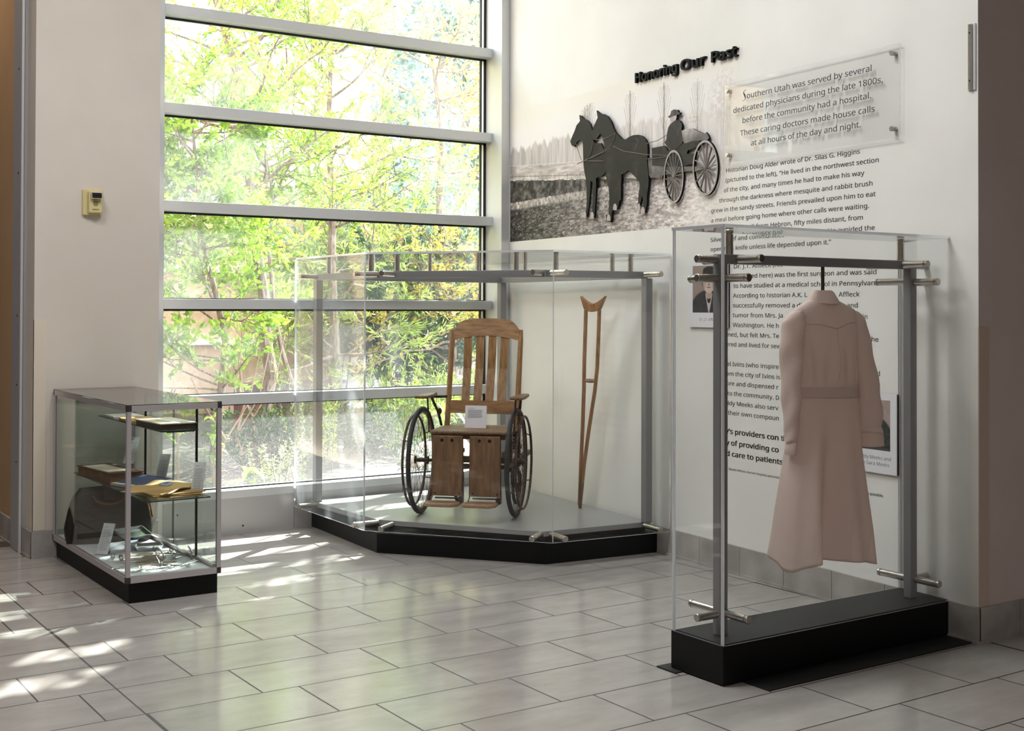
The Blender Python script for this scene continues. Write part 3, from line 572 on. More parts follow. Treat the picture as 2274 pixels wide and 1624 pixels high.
# grey frame: three posts and a ring of beams
b = MB()
for (x, y) in ((3.69, 7.86), (5.155, 7.79), (5.045, 5.985)):
    p = MB(); p.box(x-0.025, x+0.025, y-0.025, y+0.025, 0.185, 1.703); p.build('post', M_FRAME, vit, bevel=0.003)
RING = [(3.69, 7.86), (3.70, 6.99), (4.345, 6.10), (5.045, 6.02), (5.155, 7.79)]
for i in range(5):
    a, c = Vector((*RING[i], 0)), Vector((*RING[(i+1) % 5], 0)); d = (c-a).normalized(); p = MB()
    p.obox((a+c)/2+WZ*1.724, d, Vector((d.y, -d.x, 0)), WZ, (c-a).length/2+0.018, 0.022, 0.021); p.build('top_beam', M_FRAME, vit, bevel=0.002)
ZA0, ZA1 = 0.148, 1.845
sheet(vit, ACR[0], ACR[1], ZA0, ZA1, M_ACRYLD); sheet(vit, ACR[1], ACR[2], ZA0, ZA1, M_ACRYL); sheet(vit, ACR[2], ACR[3], ZA0, ZA1, M_ACRYL)
b = MB(); b.prism(ACR+[(5.245, 7.84), (5.18, 7.84), (5.18, 7.96)], ZA1, ZA1+0.012, 0, 1); b.build('acrylic_lid', [M_ACRYL, M_AEDGE], vit)
def perp_off(i, t, z):   # bar from the ring / deck out to sheet i
    a, c = Vector((*ACR[i], 0)), Vector((*ACR[i+1], 0)); d = (c-a).normalized(); nn = Vector((d.y, -d.x, 0))
    if (a+c)/2 @ nn < Vector((4.5, 7.2, 0)) @ nn: nn = -nn
    q = a.lerp(c, t); return q, nn
for i, ts in ((0, (0.12, 0.90)), (1, (0.10, 0.90)), (2, (0.09, 0.90))):
    for t in ts:
        q, nn = perp_off(i, t, 0); q = q+nn*0.006
        for z, L in ((1.726, 0.155), (0.168, 0.155)): standoff(vit, q-nn*L+WZ*z, q+WZ*z)
for (x, y) in ((3.692, 7.70), (3.698, 7.10), (3.78, 6.90), (4.24, 6.25), (4.42, 6.09), (4.95, 6.03), (5.06, 6.35), (5.13, 7.45), (4.95, 7.80), (4.55, 7.82), (4.1, 7.85)):
    standoff(vit, (x, y, 1.745), (x, y, ZA1-0.016), 0.0165)

# ------------------------------------------------------------------ wheelchair (own frame: x across, -y forward, z up)
wc = thing('wheelchair', 'antique wooden wheelchair with slatted back and two spoked wheels in the corner vitrine', 'wheelchair', (4.267, 6.828, 0.185), -math.radians(44.5))
DX = 0.055
def wl(mb, name, m, parent=wc, **kw): return loc_build(mb, name, m, parent, **kw)
# stiles, curved crest rail, slats, lower rail of the tilted back
def backy(z): return 0.15+(z-0.6)*0.255
def backpt(x, z, o=0): return Vector((x+DX, backy(z)+o, z))
for s in (-1, 1):
    b = MB(); pts = [backpt(s*0.232, z) for z in (0.50, 0.7, 0.9, 1.1, 1.185)]
    b.tube(pts, [.019, .019, .018, .017, .012], 10); wl(b, 'back_post', M_OAK, smooth=True)
b = MB(); N = 25; top = []; bot = []
for i in range(N):
    t = -1+2*i/(N-1); x = t*0.222; zt = 1.262-0.022*t*t-0.055*max(0, abs(t)-0.62)**2/0.144-0.0; zb = 1.146-0.032*t*t
    top.append((x, zt)); bot.append((x, zb))
poly = bot+top[::-1]; th = 0.022; o = len(b.v); tilt = lambda x, z, k: tuple(backpt(x, z, k))
b.v += [tilt(x, z, -th/2) for x, z in poly]+[tilt(x, z, th/2) for x, z in poly]; n2 = len(poly)
for i in range(N-1): b.f += [(i, i+1, 2*N-2-i, 2*N-1-i), (n2+i, n2+2*N-1-i, n2+2*N-2-i, n2+i+1)]; b.m += [0, 0]
for i in range(n2): j = (i+1) % n2; b.f.append((i, j, n2+j, n2+i)); b.m.append(0)
wl(b, 'crest_rail', M_OAKH)
for k in range(4):
    xt, xb = -0.123+k*0.083, -0.118+k*0.0795; b = MB(); w_ = 0.0265
    v = []
    for z, x in ((0.715, xb), (0.93, (xt+xb)/2), (1.15, xt)):
        bow = 0.016 if z == 0.93 else 0.0
        for sx in (-1, 1):
            for sy in (-.006, .006): v.append(tuple(backpt(x+sx*w_, z, sy+bow)))
    fs = []
    for r in (0, 4): fs += [(r, r+1, r+5, r+4), (r+2, r+6, r+7, r+3), (r, r+4, r+6, r+2), (r+1, r+3, r+7, r+5)]
    fs += [(0, 2, 3, 1), (8, 9, 11, 10)]; b.add(v, fs); wl(b, 'back_slat', M_OAK)
b = MB(); b.obox(backpt(0, 0.68), (1, 0, 0), (0, .25, 1), (0, 1, -.25), 0.222, 0.042, 0.011); wl(b, 'lower_back_rail', M_OAKH)
# seat
b = MB(); b.box(-0.255+DX, 0.255+DX, -0.235, 0.20, 0.538, 0.562); seat = wl(b, 'seat', M_OAKD, bevel=0.01)
b = MB(); b.box(-0.22+DX, 0.22+DX, -0.19, 0.17, 0.505, 0.538); b.box(-0.24+DX, -0.20+DX, -0.2, 0.30, 0.40, 0.43); b.box(0.20+DX, 0.24+DX, -0.2, 0.30, 0.40, 0.43)
b.box(-0.24+DX, 0.24+DX, -0.12, -0.09, 0.36, 0.39); b.box(-0.24+DX, 0.24+DX, 0.05, 0.08, 0.29, 0.32); wl(b, 'seat_frame', M_OAKD, bevel=0.003)
for s in (-1, 1):
    b = MB()
    for y in (-0.12, 0.16): b.box(s*0.235+DX-0.018, s*0.235+DX+0.018, y-0.018, y+0.018, 0.30, 0.54)
    b.box(s*0.235+DX-0.016, s*0.235+DX+0.016, -0.2, 0.62, 0.33, 0.36)
    wl(b, 'side_frame', M_RUST, bevel=0.003)
    for y in (-0.02, 0.10):
        b = MB(); hx = [(s*0.235+DX+0.02*math.cos(a*0.55), y+0.02*math.sin(a*0.55), 0.43+0.108*a/60) for a in range(61)]; b.tube(hx, 0.0035, 5); wl(b, 'coil_spring', M_IRON)
    # arm: rest on iron uprights
    ax = s*0.305+0.045
    b = MB(); b.prism([(ax-0.042, -0.225), (ax+0.042, -0.225), (ax+0.04, -0.05), (ax+0.028, 0.10), (ax-0.028, 0.10), (ax-0.04, -0.05)], 0.757, 0.778); arm = wl(b, 'armrest', M_OAKD, bevel=0.008)
    b = MB(); b.tube([(ax-s*0.02, -0.13, 0.757), (ax-s*0.03, -0.13, 0.54)], 0.006, 8); b.tube([(ax-s*0.01, 0.0, 0.757), (ax-s*0.035, 0.09, 0.65), (ax-s*0.045, 0.14, 0.56)], 0.009, 8); b.tube([(ax, 0.08, 0.75), (s*0.232+DX, 0.19, 0.745)], 0.009, 8)
    b.lathe([(0.004, 0), (0.022, 0.006), (0.022, 0.014), (0.006, 0.02)], (ax-s*0.036, 0.085, 0.655), (-s, -0.5, 0), 16)
    wl(b, 'arm_bracket', M_RUST)
# leg boards with hinged foot plates
for s in (-1, 1):
    x0 = (-0.184 if s < 0 else 0.055)+0.01; x1 = x0+0.192
    b = MB(); b.box(x0, x1, -0.262, -0.244, 0.158, 0.532); lb = wl(b, 'leg_board', M_OAKD, bevel=0.003)
    for x in (x0+0.06, x0+0.125): b = MB(); b.lathe([(0.011, 0), (0.009, 0.003), (0.003, 0.004)], (x, -0.262, 0.505), (0, -1, 0), 14); loc_build(b, 'bolt', M_IRON, lb)
    for x in (x0+0.018, x1-0.018): b = MB(); b.lathe([(0.006, 0), (0.004, 0.003)], (x, -0.262, 0.175), (0, -1, 0), 10); loc_build(b, 'bolt', M_IRON, lb)
    b = MB(); b.tube([(x0, -0.255, 0.53), (x0-0.004, -0.25, 0.15), (x0-0.004, -0.3, 0.125)], 0.004, 6); b.tube([(x1, -0.255, 0.53), (x1+0.004, -0.25, 0.15), (x1+0.004, -0.3, 0.125)], 0.004, 6); wl(b, 'hinge_rod', M_RUST)
    b = MB(); px0, px1 = x0-0.025, x1-0.005
    b.prism([(px0+0.02, -0.26), (px1, -0.26), (px1, -0.355), (px1-0.035, -0.40), (px0+0.02, -0.40), (px0, -0.375), (px0, -0.30)], 0.108, 0.130); fp = wl(b, 'foot_plate', M_OAKP, bevel=0.006)
    b = MB()
    for y in (-0.285, -0.30, -0.335, -0.35): b.box(px0+0.015, px1-0.004, y-0.0025, y+0.0025, 0.1297, 0.1312)
    loc_build(b, 'tread_grooves', M_OAKD, fp)
    b = MB(); b.tube([((x0+x1)/2-0.08, -0.255, 0.145), ((x0+x1)/2+0.08, -0.255, 0.145)], 0.005, 6); b.box(x1-0.02, x1+0.008, -0.30, -0.25, 0.12, 0.155); wl(b, 'foot_hinge', M_RUST)
# big wheels: each with its own tyre, rim, push rim, hub and spokes
def ring(mb, c, R, r, n=64, k=10, ax=0, mi=0):
    mb.tube([(c[0], c[1]+R*math.cos(2*math.pi*i/n), c[2]+R*math.sin(2*math.pi*i/n)) for i in range(n)], r, k, mi, False, True)
sp_me = {}
def wheel(parent, x, y, z, R, tr, hubw, nsp, out, push=None, key='big'):
    w_ = MB(); ring(w_, (x, y, z), R-2*tr-0.004, 0.008); wh = wl(w_, 'wheel_rim', M_OAKD if key == 'big' else M_RUST, smooth=True)
    t_ = MB(); ring(t_, (x, y, z), R-tr, tr); loc_build(t_, 'tyre', M_RUBBER, wh, smooth=True)
    h_ = MB(); h_.lathe([(0.008, 0), (0.026, 0.004), (0.026, 0.012), (0.014, 0.016), (0.014, hubw-0.016), (0.026, hubw-0.012), (0.026, hubw-0.004), (0.01, hubw), (0.01, hubw+0.012)], (x-hubw/2, y, z), (1, 0, 0), 20); loc_build(h_, 'hub', M_RUST, wh, smooth=True)
    Rin = R-2*tr-0.01
    for i in range(nsp):
        a = 2*math.pi*i/nsp; s = 1 if i % 2 else -1; a2 = a+(0.30 if (i//2) % 2 else -0.30)
        m_ = MB(); m_.tube([(x+s*hubw*0.36, y+0.024*math.cos(a2*1.0), z+0.024*math.sin(a2)), (x, y+Rin*math.cos(a), z+Rin*math.sin(a))], 0.0013 if key == 'big' else 0.001, 5)
        loc_build(m_, 'spoke', M_IRON, wh)
    if push:
        p_ = MB(); ring(p_, (x+out*0.048, y, z), push, 0.0085, 64, 8); 
        for i in range(6):
            a = math.pi/6+2*math.pi*i/6; p_.tube([(x+out*0.048, y+push*math.cos(a), z+push*math.sin(a)), (x, y+(R-2*tr)*math.cos(a+.02), z+(R-2*tr)*math.sin(a+.02))], 0.004, 6)
        loc_build(p_, 'push_rim', M_RUST, wh, smooth=True)
    return wh
wheel(wc, -0.312, 0.0, 0.346, 0.346, 0.0155, 0.10, 28, -1, 0.292); wheel(wc, 0.312, 0.0, 0.346, 0.346, 0.0155, 0.10, 28, 1, 0.292)
b = MB(); b.tube([(-0.33, 0, 0.346), (0.33, 0, 0.346)], 0.010, 10); wl(b, 'axle', M_IRON, smooth=True)
for s in (-1, 1):
    wheel(wc, s*0.20+0.02, 0.50, 0.130, 0.130, 0.011, 0.05, 14, s, None, 'small')
    b = MB(); b.tube([(s*0.20+0.02, 0.44, 0.33), (s*0.20+0.02, 0.44, 0.29), (s*0.20+0.02-0.03, 0.50, 0.20), (s*0.20+0.02-0.03, 0.50, 0.13)], 0.008, 7); b.tube([(s*0.20+0.02, 0.44, 0.29), (s*0.20+0.02+0.03, 0.50, 0.20), (s*0.20+0.02+0.03, 0.50, 0.13)], 0.008, 7); wl(b, 'caster_fork', M_RUST)
def text_rows(mb, c, u, v, n, w_, h0, dh, lt, o):
    """rows of thin printed bars standing for unreadably small print"""
    c, u, v = Vector(c), Vector(u).normalized(), Vector(v).normalized(); nn = u.cross(v)
    for i in range(n):
        ww = w_*random.uniform(0.82, 1.0) if i else w_*0.45
        x = -w_/2
        while x < -w_/2+ww-0.002:
            L = min(random.uniform(0.003, 0.010), -w_/2+ww-x); mb.obox(c+u*(x+L/2)+v*(h0-dh*i-(dh if i else 0))+nn*o, u, v, nn, L/2, lt/2, 0.0001); x += L+0.0015
# the sheet of paper propped on the seat
pc = thing('label_card', 'white printed sheet propped upright on the wooden wheelchair seat', 'card', wc.matrix_basis @ Vector((0.055, -0.055, 0.563)), -math.radians(44.5))
b = MB(); b.obox((0, 0.01, 0.072), (1, 0, 0), (0, .16, 1), (0, 1, -.16), 0.070, 0.0715, 0.0006); loc_build(b, 'sheet', M_WHITE, pc)
b = MB(); text_rows(b, (0, 0.0085, 0.072), (1, 0, 0), (0, .16, 1), 10, 0.10, 0.055, 0.006, 0.0016, 0.0008); loc_build(b, 'small_print', M_INKS, pc)
b = MB(); b.tube([(-0.03, 0.021, 0.14), (-0.03, 0.075, 0.001)], 0.0015, 5); loc_build(b, 'prop', M_WHITE, pc)

# ------------------------------------------------------------------ crutch
cr = thing('crutch', 'amber wooden underarm crutch standing upright beside the wheelchair near the white wall', 'crutch', (5.0, 6.60, 0.185), 0)
def build_crutch():
    base = Vector((5.028, 6.652, 0.186)); top = Vector((4.985, 6.475, 1.525)); wd = Vector((0.30, -0.954, 0)).normalized()   # width direction
    up = (top-base).normalized(); fn = wd.cross(up).normalized(); H = (top-base).length
    P = lambda a, h, o=0.0: base+wd*a+up*h+fn*o
    for nm, cv in (('left', [(-0.004, 0.02), (-0.010, 0.30), (-0.013, 0.55), (-0.020, 0.80), (-0.030, 1.0), (-0.036, 1.2), (-0.040, 1.335)]), ('right', [(0.008, 0.10), (0.016, 0.30), (0.040, 0.55), (0.068, 0.80), (0.076, 0.95), (0.072, 1.15), (0.066, 1.335)])):
        b = MB(); v = []; fs = []
        for i, (a, h) in enumerate(cv):
            hw = 0.0095 if h > 0.2 else 0.007
            v += [P(a-hw, h, -.011), P(a+hw, h, -.011), P(a+hw, h, .011), P(a-hw, h, .011)]
        for i in range(len(cv)-1):
            o = 4*i; fs += [(o, o+1, o+5, o+4), (o+1, o+2, o+6, o+5), (o+2, o+3, o+7, o+6), (o+3, o, o+4, o+7)]
        fs += [(3, 2, 1, 0), tuple(len(v)-4+q for q in range(4))]
        b.add(v, fs); b.build('shaft', M_CRUTCH, cr, bevel=0.003)
    b = MB(); b.tube([P(0.002, 0.0), P(0.002, 0.05), P(0.004, 0.16), P(0.004, 0.24)], [.011, .014, .017, .012], 10); b.build('foot', M_OAKD, cr, smooth=True)
    b = MB(); prof = []
    for i in range(17):
        t = -1+i/8; prof.append((0.013+t*0.098, 1.345+0.050*abs(t)**1.6+0.028))
    low = [(0.013+t*0.062, 1.318+0.02*t*t) for t in (1, .5, 0, -.5, -1)]
    poly = prof+low; k = len(poly); vs = [P(a, h, -.017) for a, h in poly]+[P(a, h, .017) for a, h in poly]
    b.add(vs, [tuple(range(k-1, -1, -1)), tuple(range(k, 2*k))]+[(i, (i+1) % k, k+(i+1) % k, k+i) for i in range(k)]); b.build('underarm_saddle', M_CRUTCH, cr, bevel=0.004)
    b = MB(); b.lathe([(0.008, 0), (0.013, 0.02), (0.014, 0.042), (0.013, 0.064), (0.008, 0.085)], P(-0.016, 0.862), wd, 14); b.build('hand_grip', M_OAKP, cr, smooth=True)
    b = MB(); b.tube([P(0.0, 1.36, 0), Vector((4.975, 6.5, 1.845))], 0.0006, 4); b.build('hanging_thread', mat('fishing_line', (220, 220, 220), 0.3), cr)
build_crutch()

# ------------------------------------------------------------------ tall vitrine with the uniform
tw = thing('tall_vitrine', 'tall clear acrylic vitrine on a black plinth holding the hanging nurse uniform', 'display case', (4.24, 3.84, 0))
TX0, TX1, TY0, TY1, TZ = 3.507, 4.968, 3.686, 4.0, 0.161
fm = thing('rubber_mat', 'thin black mat under the plinth of the tall vitrine', 'mat', (4.25, 3.8, 0))
b = MB(); b.prism([(3.62, 3.545), (4.915, 3.545), (4.915, 4.05), (3.47, 4.05), (3.47, 3.93), (3.62, 3.93)], 0.0, 0.005); b.build('rubber_sheet', M_BLACK2, fm)
b = MB(); b.box(TX0, TX1, TY0, TY1, 0.005, TZ); b.build('plinth', M_BLACK, tw, bevel=0.002)
b = MB(); b.box(TX0+0.014, TX1-0.014, TY0+0.014, TY1-0.014, TZ, TZ+0.004); b.build('deck', M_TROUGH, tw)
for x in (3.622, 4.832):
    b = MB(); b.box(x-0.022, x+0.022, 3.803, 3.847, TZ+0.004, 1.742); b.build('post', M_FRAME, tw, bevel=0.003)
b = MB(); b.box(3.644, 4.81, 3.806, 3.844, 1.702, 1.742); b.build('top_beam', M_FRAME, tw, bevel=0.003)
ZT0, ZT1 = TZ, 1.845
for (p, q) in (((TX0+.006, TY0+.006), (TX1-.006, TY0+.006)), ((TX0+.006, TY1-.006), (TX1-.006, TY1-.006)), ((TX0+.006, TY0+.014), (TX0+.006, TY1-.014)), ((TX1-.006, TY0+.014), (TX1-.006, TY1-.014))): sheet(tw, p, q, ZT0, ZT1, M_ACRYL)
b = MB(); b.box(TX0, TX1, TY0, TY1, ZT1, ZT1+0.012, 0, 'z'); b.build('acrylic_lid', [M_ACRYL, M_AEDGE], tw)
yf, yb, xl, xr = TY0+.012, TY1-.012, TX0+.012, TX1-.012
def so(a, b_): standoff(tw, a, b_, 0.0168)
for (x, z) in ((3.705, 1.722), (3.632, 1.642), (4.762, 1.722), (4.836, 1.642), (3.632, 0.255), (4.842, 0.252)): so((x, 3.806, z), (x, yf-.012, z))
for (x, z) in ((3.705, 1.722), (3.628, 1.642), (4.762, 1.722), (4.826, 1.645), (3.634, 0.254), (4.842, 0.25)): so((x, 3.844, z), (x, yb+.012, z))
for z in (1.720, 1.641, 0.251): so((3.60, 3.825, z-0.0), (xl-.012, 3.825, z))
for z in (1.720, 1.641, 0.251): so((4.854, 3.825, z), (xr+.012, 3.825, z))
for x in (3.672, 4.765): so((x, 3.825, 1.742), (x, 3.825, ZT1-.018))
b = MB(); b.tube([(4.238, 3.825, 1.703), (4.238, 3.825, 1.585), (4.238, 3.825, 1.50)], 0.008, 12); b.tube([(4.07, 3.825, 1.478), (4.15, 3.825, 1.512), (4.238, 3.825, 1.53), (4.33, 3.825, 1.512), (4.41, 3.825, 1.478)], 0.009, 10); b.build('hanger_rod', mat('dark_hanger_rod', (70, 64, 60), 0.4, 0.5), tw, smooth=True)

# ------------------------------------------------------------------ the uniform: long-sleeved belted cotton dress seen from the back
un = thing('uniform_dress', 'blush white long sleeved uniform dress with belt hanging inside the tall vitrine', 'dress', (4.24, 3.825, 0.42))
CY = 3.825
PROF = [  # z, left x, right x, half depth
 (1.560, 4.183, 4.292, .040), (1.548, 4.150, 4.330, .045), (1.530, 4.105, 4.385, .048), (1.512, 4.072, 4.432, .050), (1.490, 4.062, 4.446, .056), (1.44, 4.064, 4.440, .066), (1.38, 4.068, 4.428, .074), (1.30, 4.070, 4.425, .080),
 (1.24, 4.068, 4.430, .080), (1.185, 4.066, 4.436, .076), (1.165, 4.066, 4.437, .076), (1.125, 4.064, 4.439, .078), (1.06, 4.060, 4.442, .084), (0.98, 4.050, 4.446, .090), (0.88, 4.036, 4.453, .096), (0.76, 4.016, 4.466, .104), (0.64, 3.998, 4.480, .112), (0.52, 3.982, 4.494, .118), (0.405, 3.968, 4.505, .122)]
pz = np.array([p[0] for p in PROF])[::-1]
def prof(z): return tuple(float(np.interp(z, pz, np.array([p[k] for p in PROF])[::-1])) for k in (1, 2, 3))
def fold(th, z):
    """vertical pleats of the skirt and soft gathers of the bodice (radial factor)"""
    s = min(max((1.14-z)/0.75, 0), 1)
    f = 0.42*s*math.sin(5*th+0.6+0.4*math.sin(2*th))+0.26*s*math.sin(9*th+1.9)
    g = min(max((1.42-z)/0.2, 0), 1)*min(max((z-1.17)/0.05, 0), 1)
    f += 0.10*g*math.sin(13*th+2*z)+0.09*g*math.sin(7*th+1+9*z)+0.05*math.sin(4*th+30*z)*g
    return f
NR, NC = 74, 120; V = []; F = []
zs_ = np.linspace(1.560, 0.405, NR)
for i, z in enumerate(zs_):
    xa, xb, hd = prof(z); c_ = (xa+xb)/2; hw = (xb-xa)/2
    for j in range(NC):
        th = 2*math.pi*j/NC; cx_, sx_ = math.cos(th), math.sin(th)
        ex = math.copysign(abs(cx_)**0.82, cx_); ey = math.copysign(abs(sx_)**0.9, sx_); fd = fold(th, z)
        dz = 0.0
        if i == NR-1 or z < 0.55: dz = (0.55-z)/0.145*(0.020*math.sin(3*th+0.5)-0.010*math.cos(th)+0.008*math.sin(5*th)) if z < 0.55 else 0
        V.append((c_+hw*ex*(1+0.02*fd), CY+hd*ey*(1+fd), z+dz))
F = [(i*NC+j, i*NC+(j+1) % NC, (i+1)*NC+(j+1) % NC, (i+1)*NC+j) for i in range(NR-1) for j in range(NC)]
o = colmesh('dress_body', np.array(V), np.array(F), None, M_COTTON, un)
for p in o.data.polygons: p.use_smooth = True
sm = o.modifiers.new('thickness', 'SOLIDIFY'); sm.thickness = 0.0018
def surf_y(x, z):     # camera-side surface of the body
    xa, xb, hd = prof(z); c_ = (xa+xb)/2; hw = (xb-xa)/2; t = max(-0.999, min(0.999, (x-c_)/hw)); cxx = math.copysign(abs(t)**(1/0.82), t)
    th = -math.acos(max(-1, min(1, cxx))); return CY+hd*math.copysign(abs(math.sin(th))**0.9, math.sin(th))*(1+fold(th, z))
def sleeve(name, ctr, n=28, seed=0):
    V = []; F = []; m_ = 40; rr = random.Random(seed); zs2 = np.linspace(0, 1, m_)
    for i, t in enumerate(zs2):
        k = t*(len(ctr)-1); a = min(int(k), len(ctr)-2); f_ = k-a; p = [ctr[a][q]*(1-f_)+ctr[a+1][q]*f_ for q in range(5)]
        for j in range(n):
            th = 2*math.pi*j/n; wr = 1+0.07*math.sin(3*th+t*9+seed)+0.085*math.sin(t*38+2*th+seed)*min(1, t*1.3)
            V.append((p[0]+p[3]*math.cos(th)*wr, p[1]+p[4]*math.sin(th)*wr, p[2]+0.006*math.sin(2*th)*t))
    F = [(i*n+j, i*n+(j+1) % n, (i+1)*n+(j+1) % n, (i+1)*n+j) for i in range(m_-1) for j in range(n)]
    F.append(tuple(range(n-1, -1, -1)))
    me = bpy.data.meshes.new(name); me.from_pydata(V, [], F); me.materials.append(M_COTTON); me.update()
    for p in me.polygons: p.use_smooth = True
    ob = bpy.data.objects.new(name, me); COL.objects.link(ob); ob.parent = un; ob.matrix_parent_inverse = un.matrix_basis.inverted()
    s_ = ob.modifiers.new('thickness', 'SOLIDIFY'); s_.thickness = 0.0016
    return ob
# x, y, z, half width, half depth
SL = [(4.096, CY, 1.509, .008, .010), (4.082, CY, 1.503, .026, .028), (4.066, CY-.002, 1.487, .042, .038), (4.046, CY-.005, 1.455, .052, .045), (4.030, CY-.01, 1.36, .050, .048), (4.027, CY-.015, 1.22, .044, .046), (4.024, CY-.02, 1.10, .036, .042), (4.020, CY-.02, 1.00, .024, .034), (4.018, CY-.02, .935, .017, .030)]
SR = [(4.402, CY, 1.512, .008, .010), (4.418, CY, 1.506, .026, .028), (4.438, CY-.002, 1.489, .042, .038), (4.452, CY-.005, 1.455, .052, .045), (4.470, CY-.01, 1.36, .052, .050), (4.490, CY-.02, 1.22, .055, .052), (4.505, CY-.03, 1.10, .058, .052), (4.512, CY-.03, 1.00, .060, .050), (4.516, CY-.03, .955, .062, .050)]
s1 = sleeve('sleeve', SL, seed=1); s2 = sleeve('sleeve', SR, seed=4)
def cuff(c, hw, hd, z0, z1, dx, parent):
    b = MB(); v = []; n = 28
    for z, k in ((z1, 1.0), (z1-0.002, 1.05), (z0+0.002, 1.06), (z0, 1.0)):
        v += [(c[0]+dx*(z1-z)+hw*k*math.cos(2*math.pi*j/n), c[1]+hd*k*math.sin(2*math.pi*j/n), z) for j in range(n)]
    b.add(v, [(i*n+j, i*n+(j+1) % n, (i+1)*n+(j+1) % n, (i+1)*n+j) for i in range(3) for j in range(n)])
    q = b.build('cuff', M_COTTON2, None, smooth=True); q.parent = un; q.matrix_parent_inverse = un.matrix_basis.inverted(); return q
cuff((4.018, CY-.02), .017, .030, .885, .94, -0.05, s1); cuff((4.516, CY-.03), .062, .050, .895, .96, 0.10, s2)
# belt, collar, yoke seam, centre seam, armhole seams
b = MB(); v = []; n = 72
for z, k in ((1.170, .0), (1.168, .005), (1.128, .005), (1.126, .0)):
    xa, xb, hd = prof(z); c_ = (xa+xb)/2; hw = (xb-xa)/2
    for j in range(n):
        th = 2*math.pi*j/n; cx_, sx_ = math.cos(th), math.sin(th)
        v.append((c_+(hw+k)*math.copysign(abs(cx_)**0.82, cx_), CY+(hd*1.08+k)*math.copysign(abs(sx_)**0.9, sx_), z+0.004*math.sin(th*2)))
b.add(v, [(i*n+j, i*n+(j+1) % n, (i+1)*n+(j+1) % n, (i+1)*n+j) for i in range(3) for j in range(n)]); b.build('belt', M_COTTON2, un, smooth=True)
b = MB(); n = 40; v = []
for (z, rx, ry, oy) in ((1.552, .064, .046, .0), (1.572, .056, .042, .002), (1.596, .050, .038, .004), (1.598, .047, .035, .004), (1.592, .054, .043, .002), (1.566, .072, .056, -.004), (1.548, .082, .060, -.006)):
    v += [(4.238+rx*math.cos(2*math.pi*j/n), CY+oy+ry*math.sin(2*math.pi*j/n), z-(0.010*max(0, -math.sin(2*math.pi*j/n)) if z < 1.57 and rx > .07 else 0)) for j in range(n)]
b.add(v, [(i*n+j, i*n+(j+1) % n, (i+1)*n+(j+1) % n, (i+1)*n+j) for i in range(6) for j in range(n)]); b.build('collar', M_COTTON2, un, smooth=True)
def seam(name, pts, r=0.003):
    P = []
    for (x0, z0), (x1, z1) in zip(pts[:-1], pts[1:]):
        for k in range(8): t = k/8; x, z = x0+(x1-x0)*t, z0+(z1-z0)*t; P.append((x, surf_y(x, z)-0.0006, z))
    b = MB(); b.tube(P, r, 6); return b.build(name, M_COTTON2, un, smooth=True)
seam('yoke_seam', [(4.078, 1.452), (4.16, 1.449), (4.252, 1.428), (4.34, 1.452), (4.42, 1.458)], 0.0035)
seam('centre_seam', [(4.252, 1.424), (4.250, 1.3), (4.246, 1.175)], 0.0018)
seam('armhole_seam', [(4.085, 1.512), (4.083, 1.45), (4.085, 1.38), (4.076, 1.30)], 0.0018)
seam('armhole_seam', [(4.415, 1.512), (4.418, 1.45), (4.412, 1.38), (4.418, 1.30)], 0.0018)

# ------------------------------------------------------------------ glass display case beside the left wall
dc = thing('glass_display_case', 'small glass display case with a pale metal frame and black base against the left wall', 'display case', (2.19, 7.1, 0))
CX0, CX1, CY0, CY1 = 1.932, 2.436, 6.372, 7.845
b = MB(); b.box(CX0+.022, CX1-.012, CY0+.022, CY1-.01, 0, 0.106); b.build('plinth', M_BLACK, dc, bevel=0.002)
ZF0, ZF1, ZT0_, ZT1_ = 0.106, 0.137, 0.981, 1.011; fw = 0.024
for z0, z1 in ((ZF0, ZF1), (ZT0_, ZT1_)):
    b = MB()
    b.box(CX0+fw, CX1-fw, CY0, CY0+fw, z0, z1); b.box(CX0+fw, CX1-fw, CY1-fw, CY1, z0, z1); b.box(CX0, CX0+fw, CY0+fw, CY1-fw, z0, z1); b.box(CX1-fw, CX1, CY0+fw, CY1-fw, z0, z1)
    b.build('rail_frame', M_CASEALU, dc)
for x in (CX0, CX1-fw):
    for y in (CY0, CY1-fw):
        p = MB(); p.box(x+.001, x+fw-.001, y+.001, y+fw-.001, ZF1, ZT0_); p.build('corner_post', M_CASEALU, dc)
        p = MB(); p.box(x, x+fw, y, y+fw, ZT0_, ZT1_); p.box(x, x+fw, y, y+fw, ZF0, ZF1); p.build('corner_cap', M_CORNER, dc)
b = MB(); b.box(CX0+fw, CX1-fw, CY0+fw, CY1-fw, ZF0+.006, ZF1-.004); b.build('white_floor', M_WHITE, dc)
def pane(x0, x1, y0, y1, z0, z1, ax): m_ = MB(); m_.box(x0, x1, y0, y1, z0, z1, 0, ax); return m_.build('glass_pane', [M_CGLASS, M_GEDGE], dc)
pane(CX0+fw, CX1-fw, CY0+.009, CY0+.013, ZF1, ZT0_, 'y'); pane(CX0+fw, CX1-fw, CY1-.013, CY1-.009, ZF1, ZT0_, 'y'); pane(CX0+.009, CX0+.013, CY0+fw, CY1-fw, ZF1, ZT0_, 'x')
pane(CX1-.012, CX1-.008, CY0+fw, 7.12, ZF1, ZT0_, 'x'); pane(CX1-.019, CX1-.015, 7.08, CY1-fw, ZF1, ZT0_, 'x'); pane(CX0, CX1, CY0, CY1, ZT1_+.0005, ZT1_+.0045, 'z')
b = MB(); b.box(CX1-.04, CX1-.024, CY0+fw, CY1-fw, ZF1, ZF1+.016); b.build('door_track', M_CASEALU, dc)
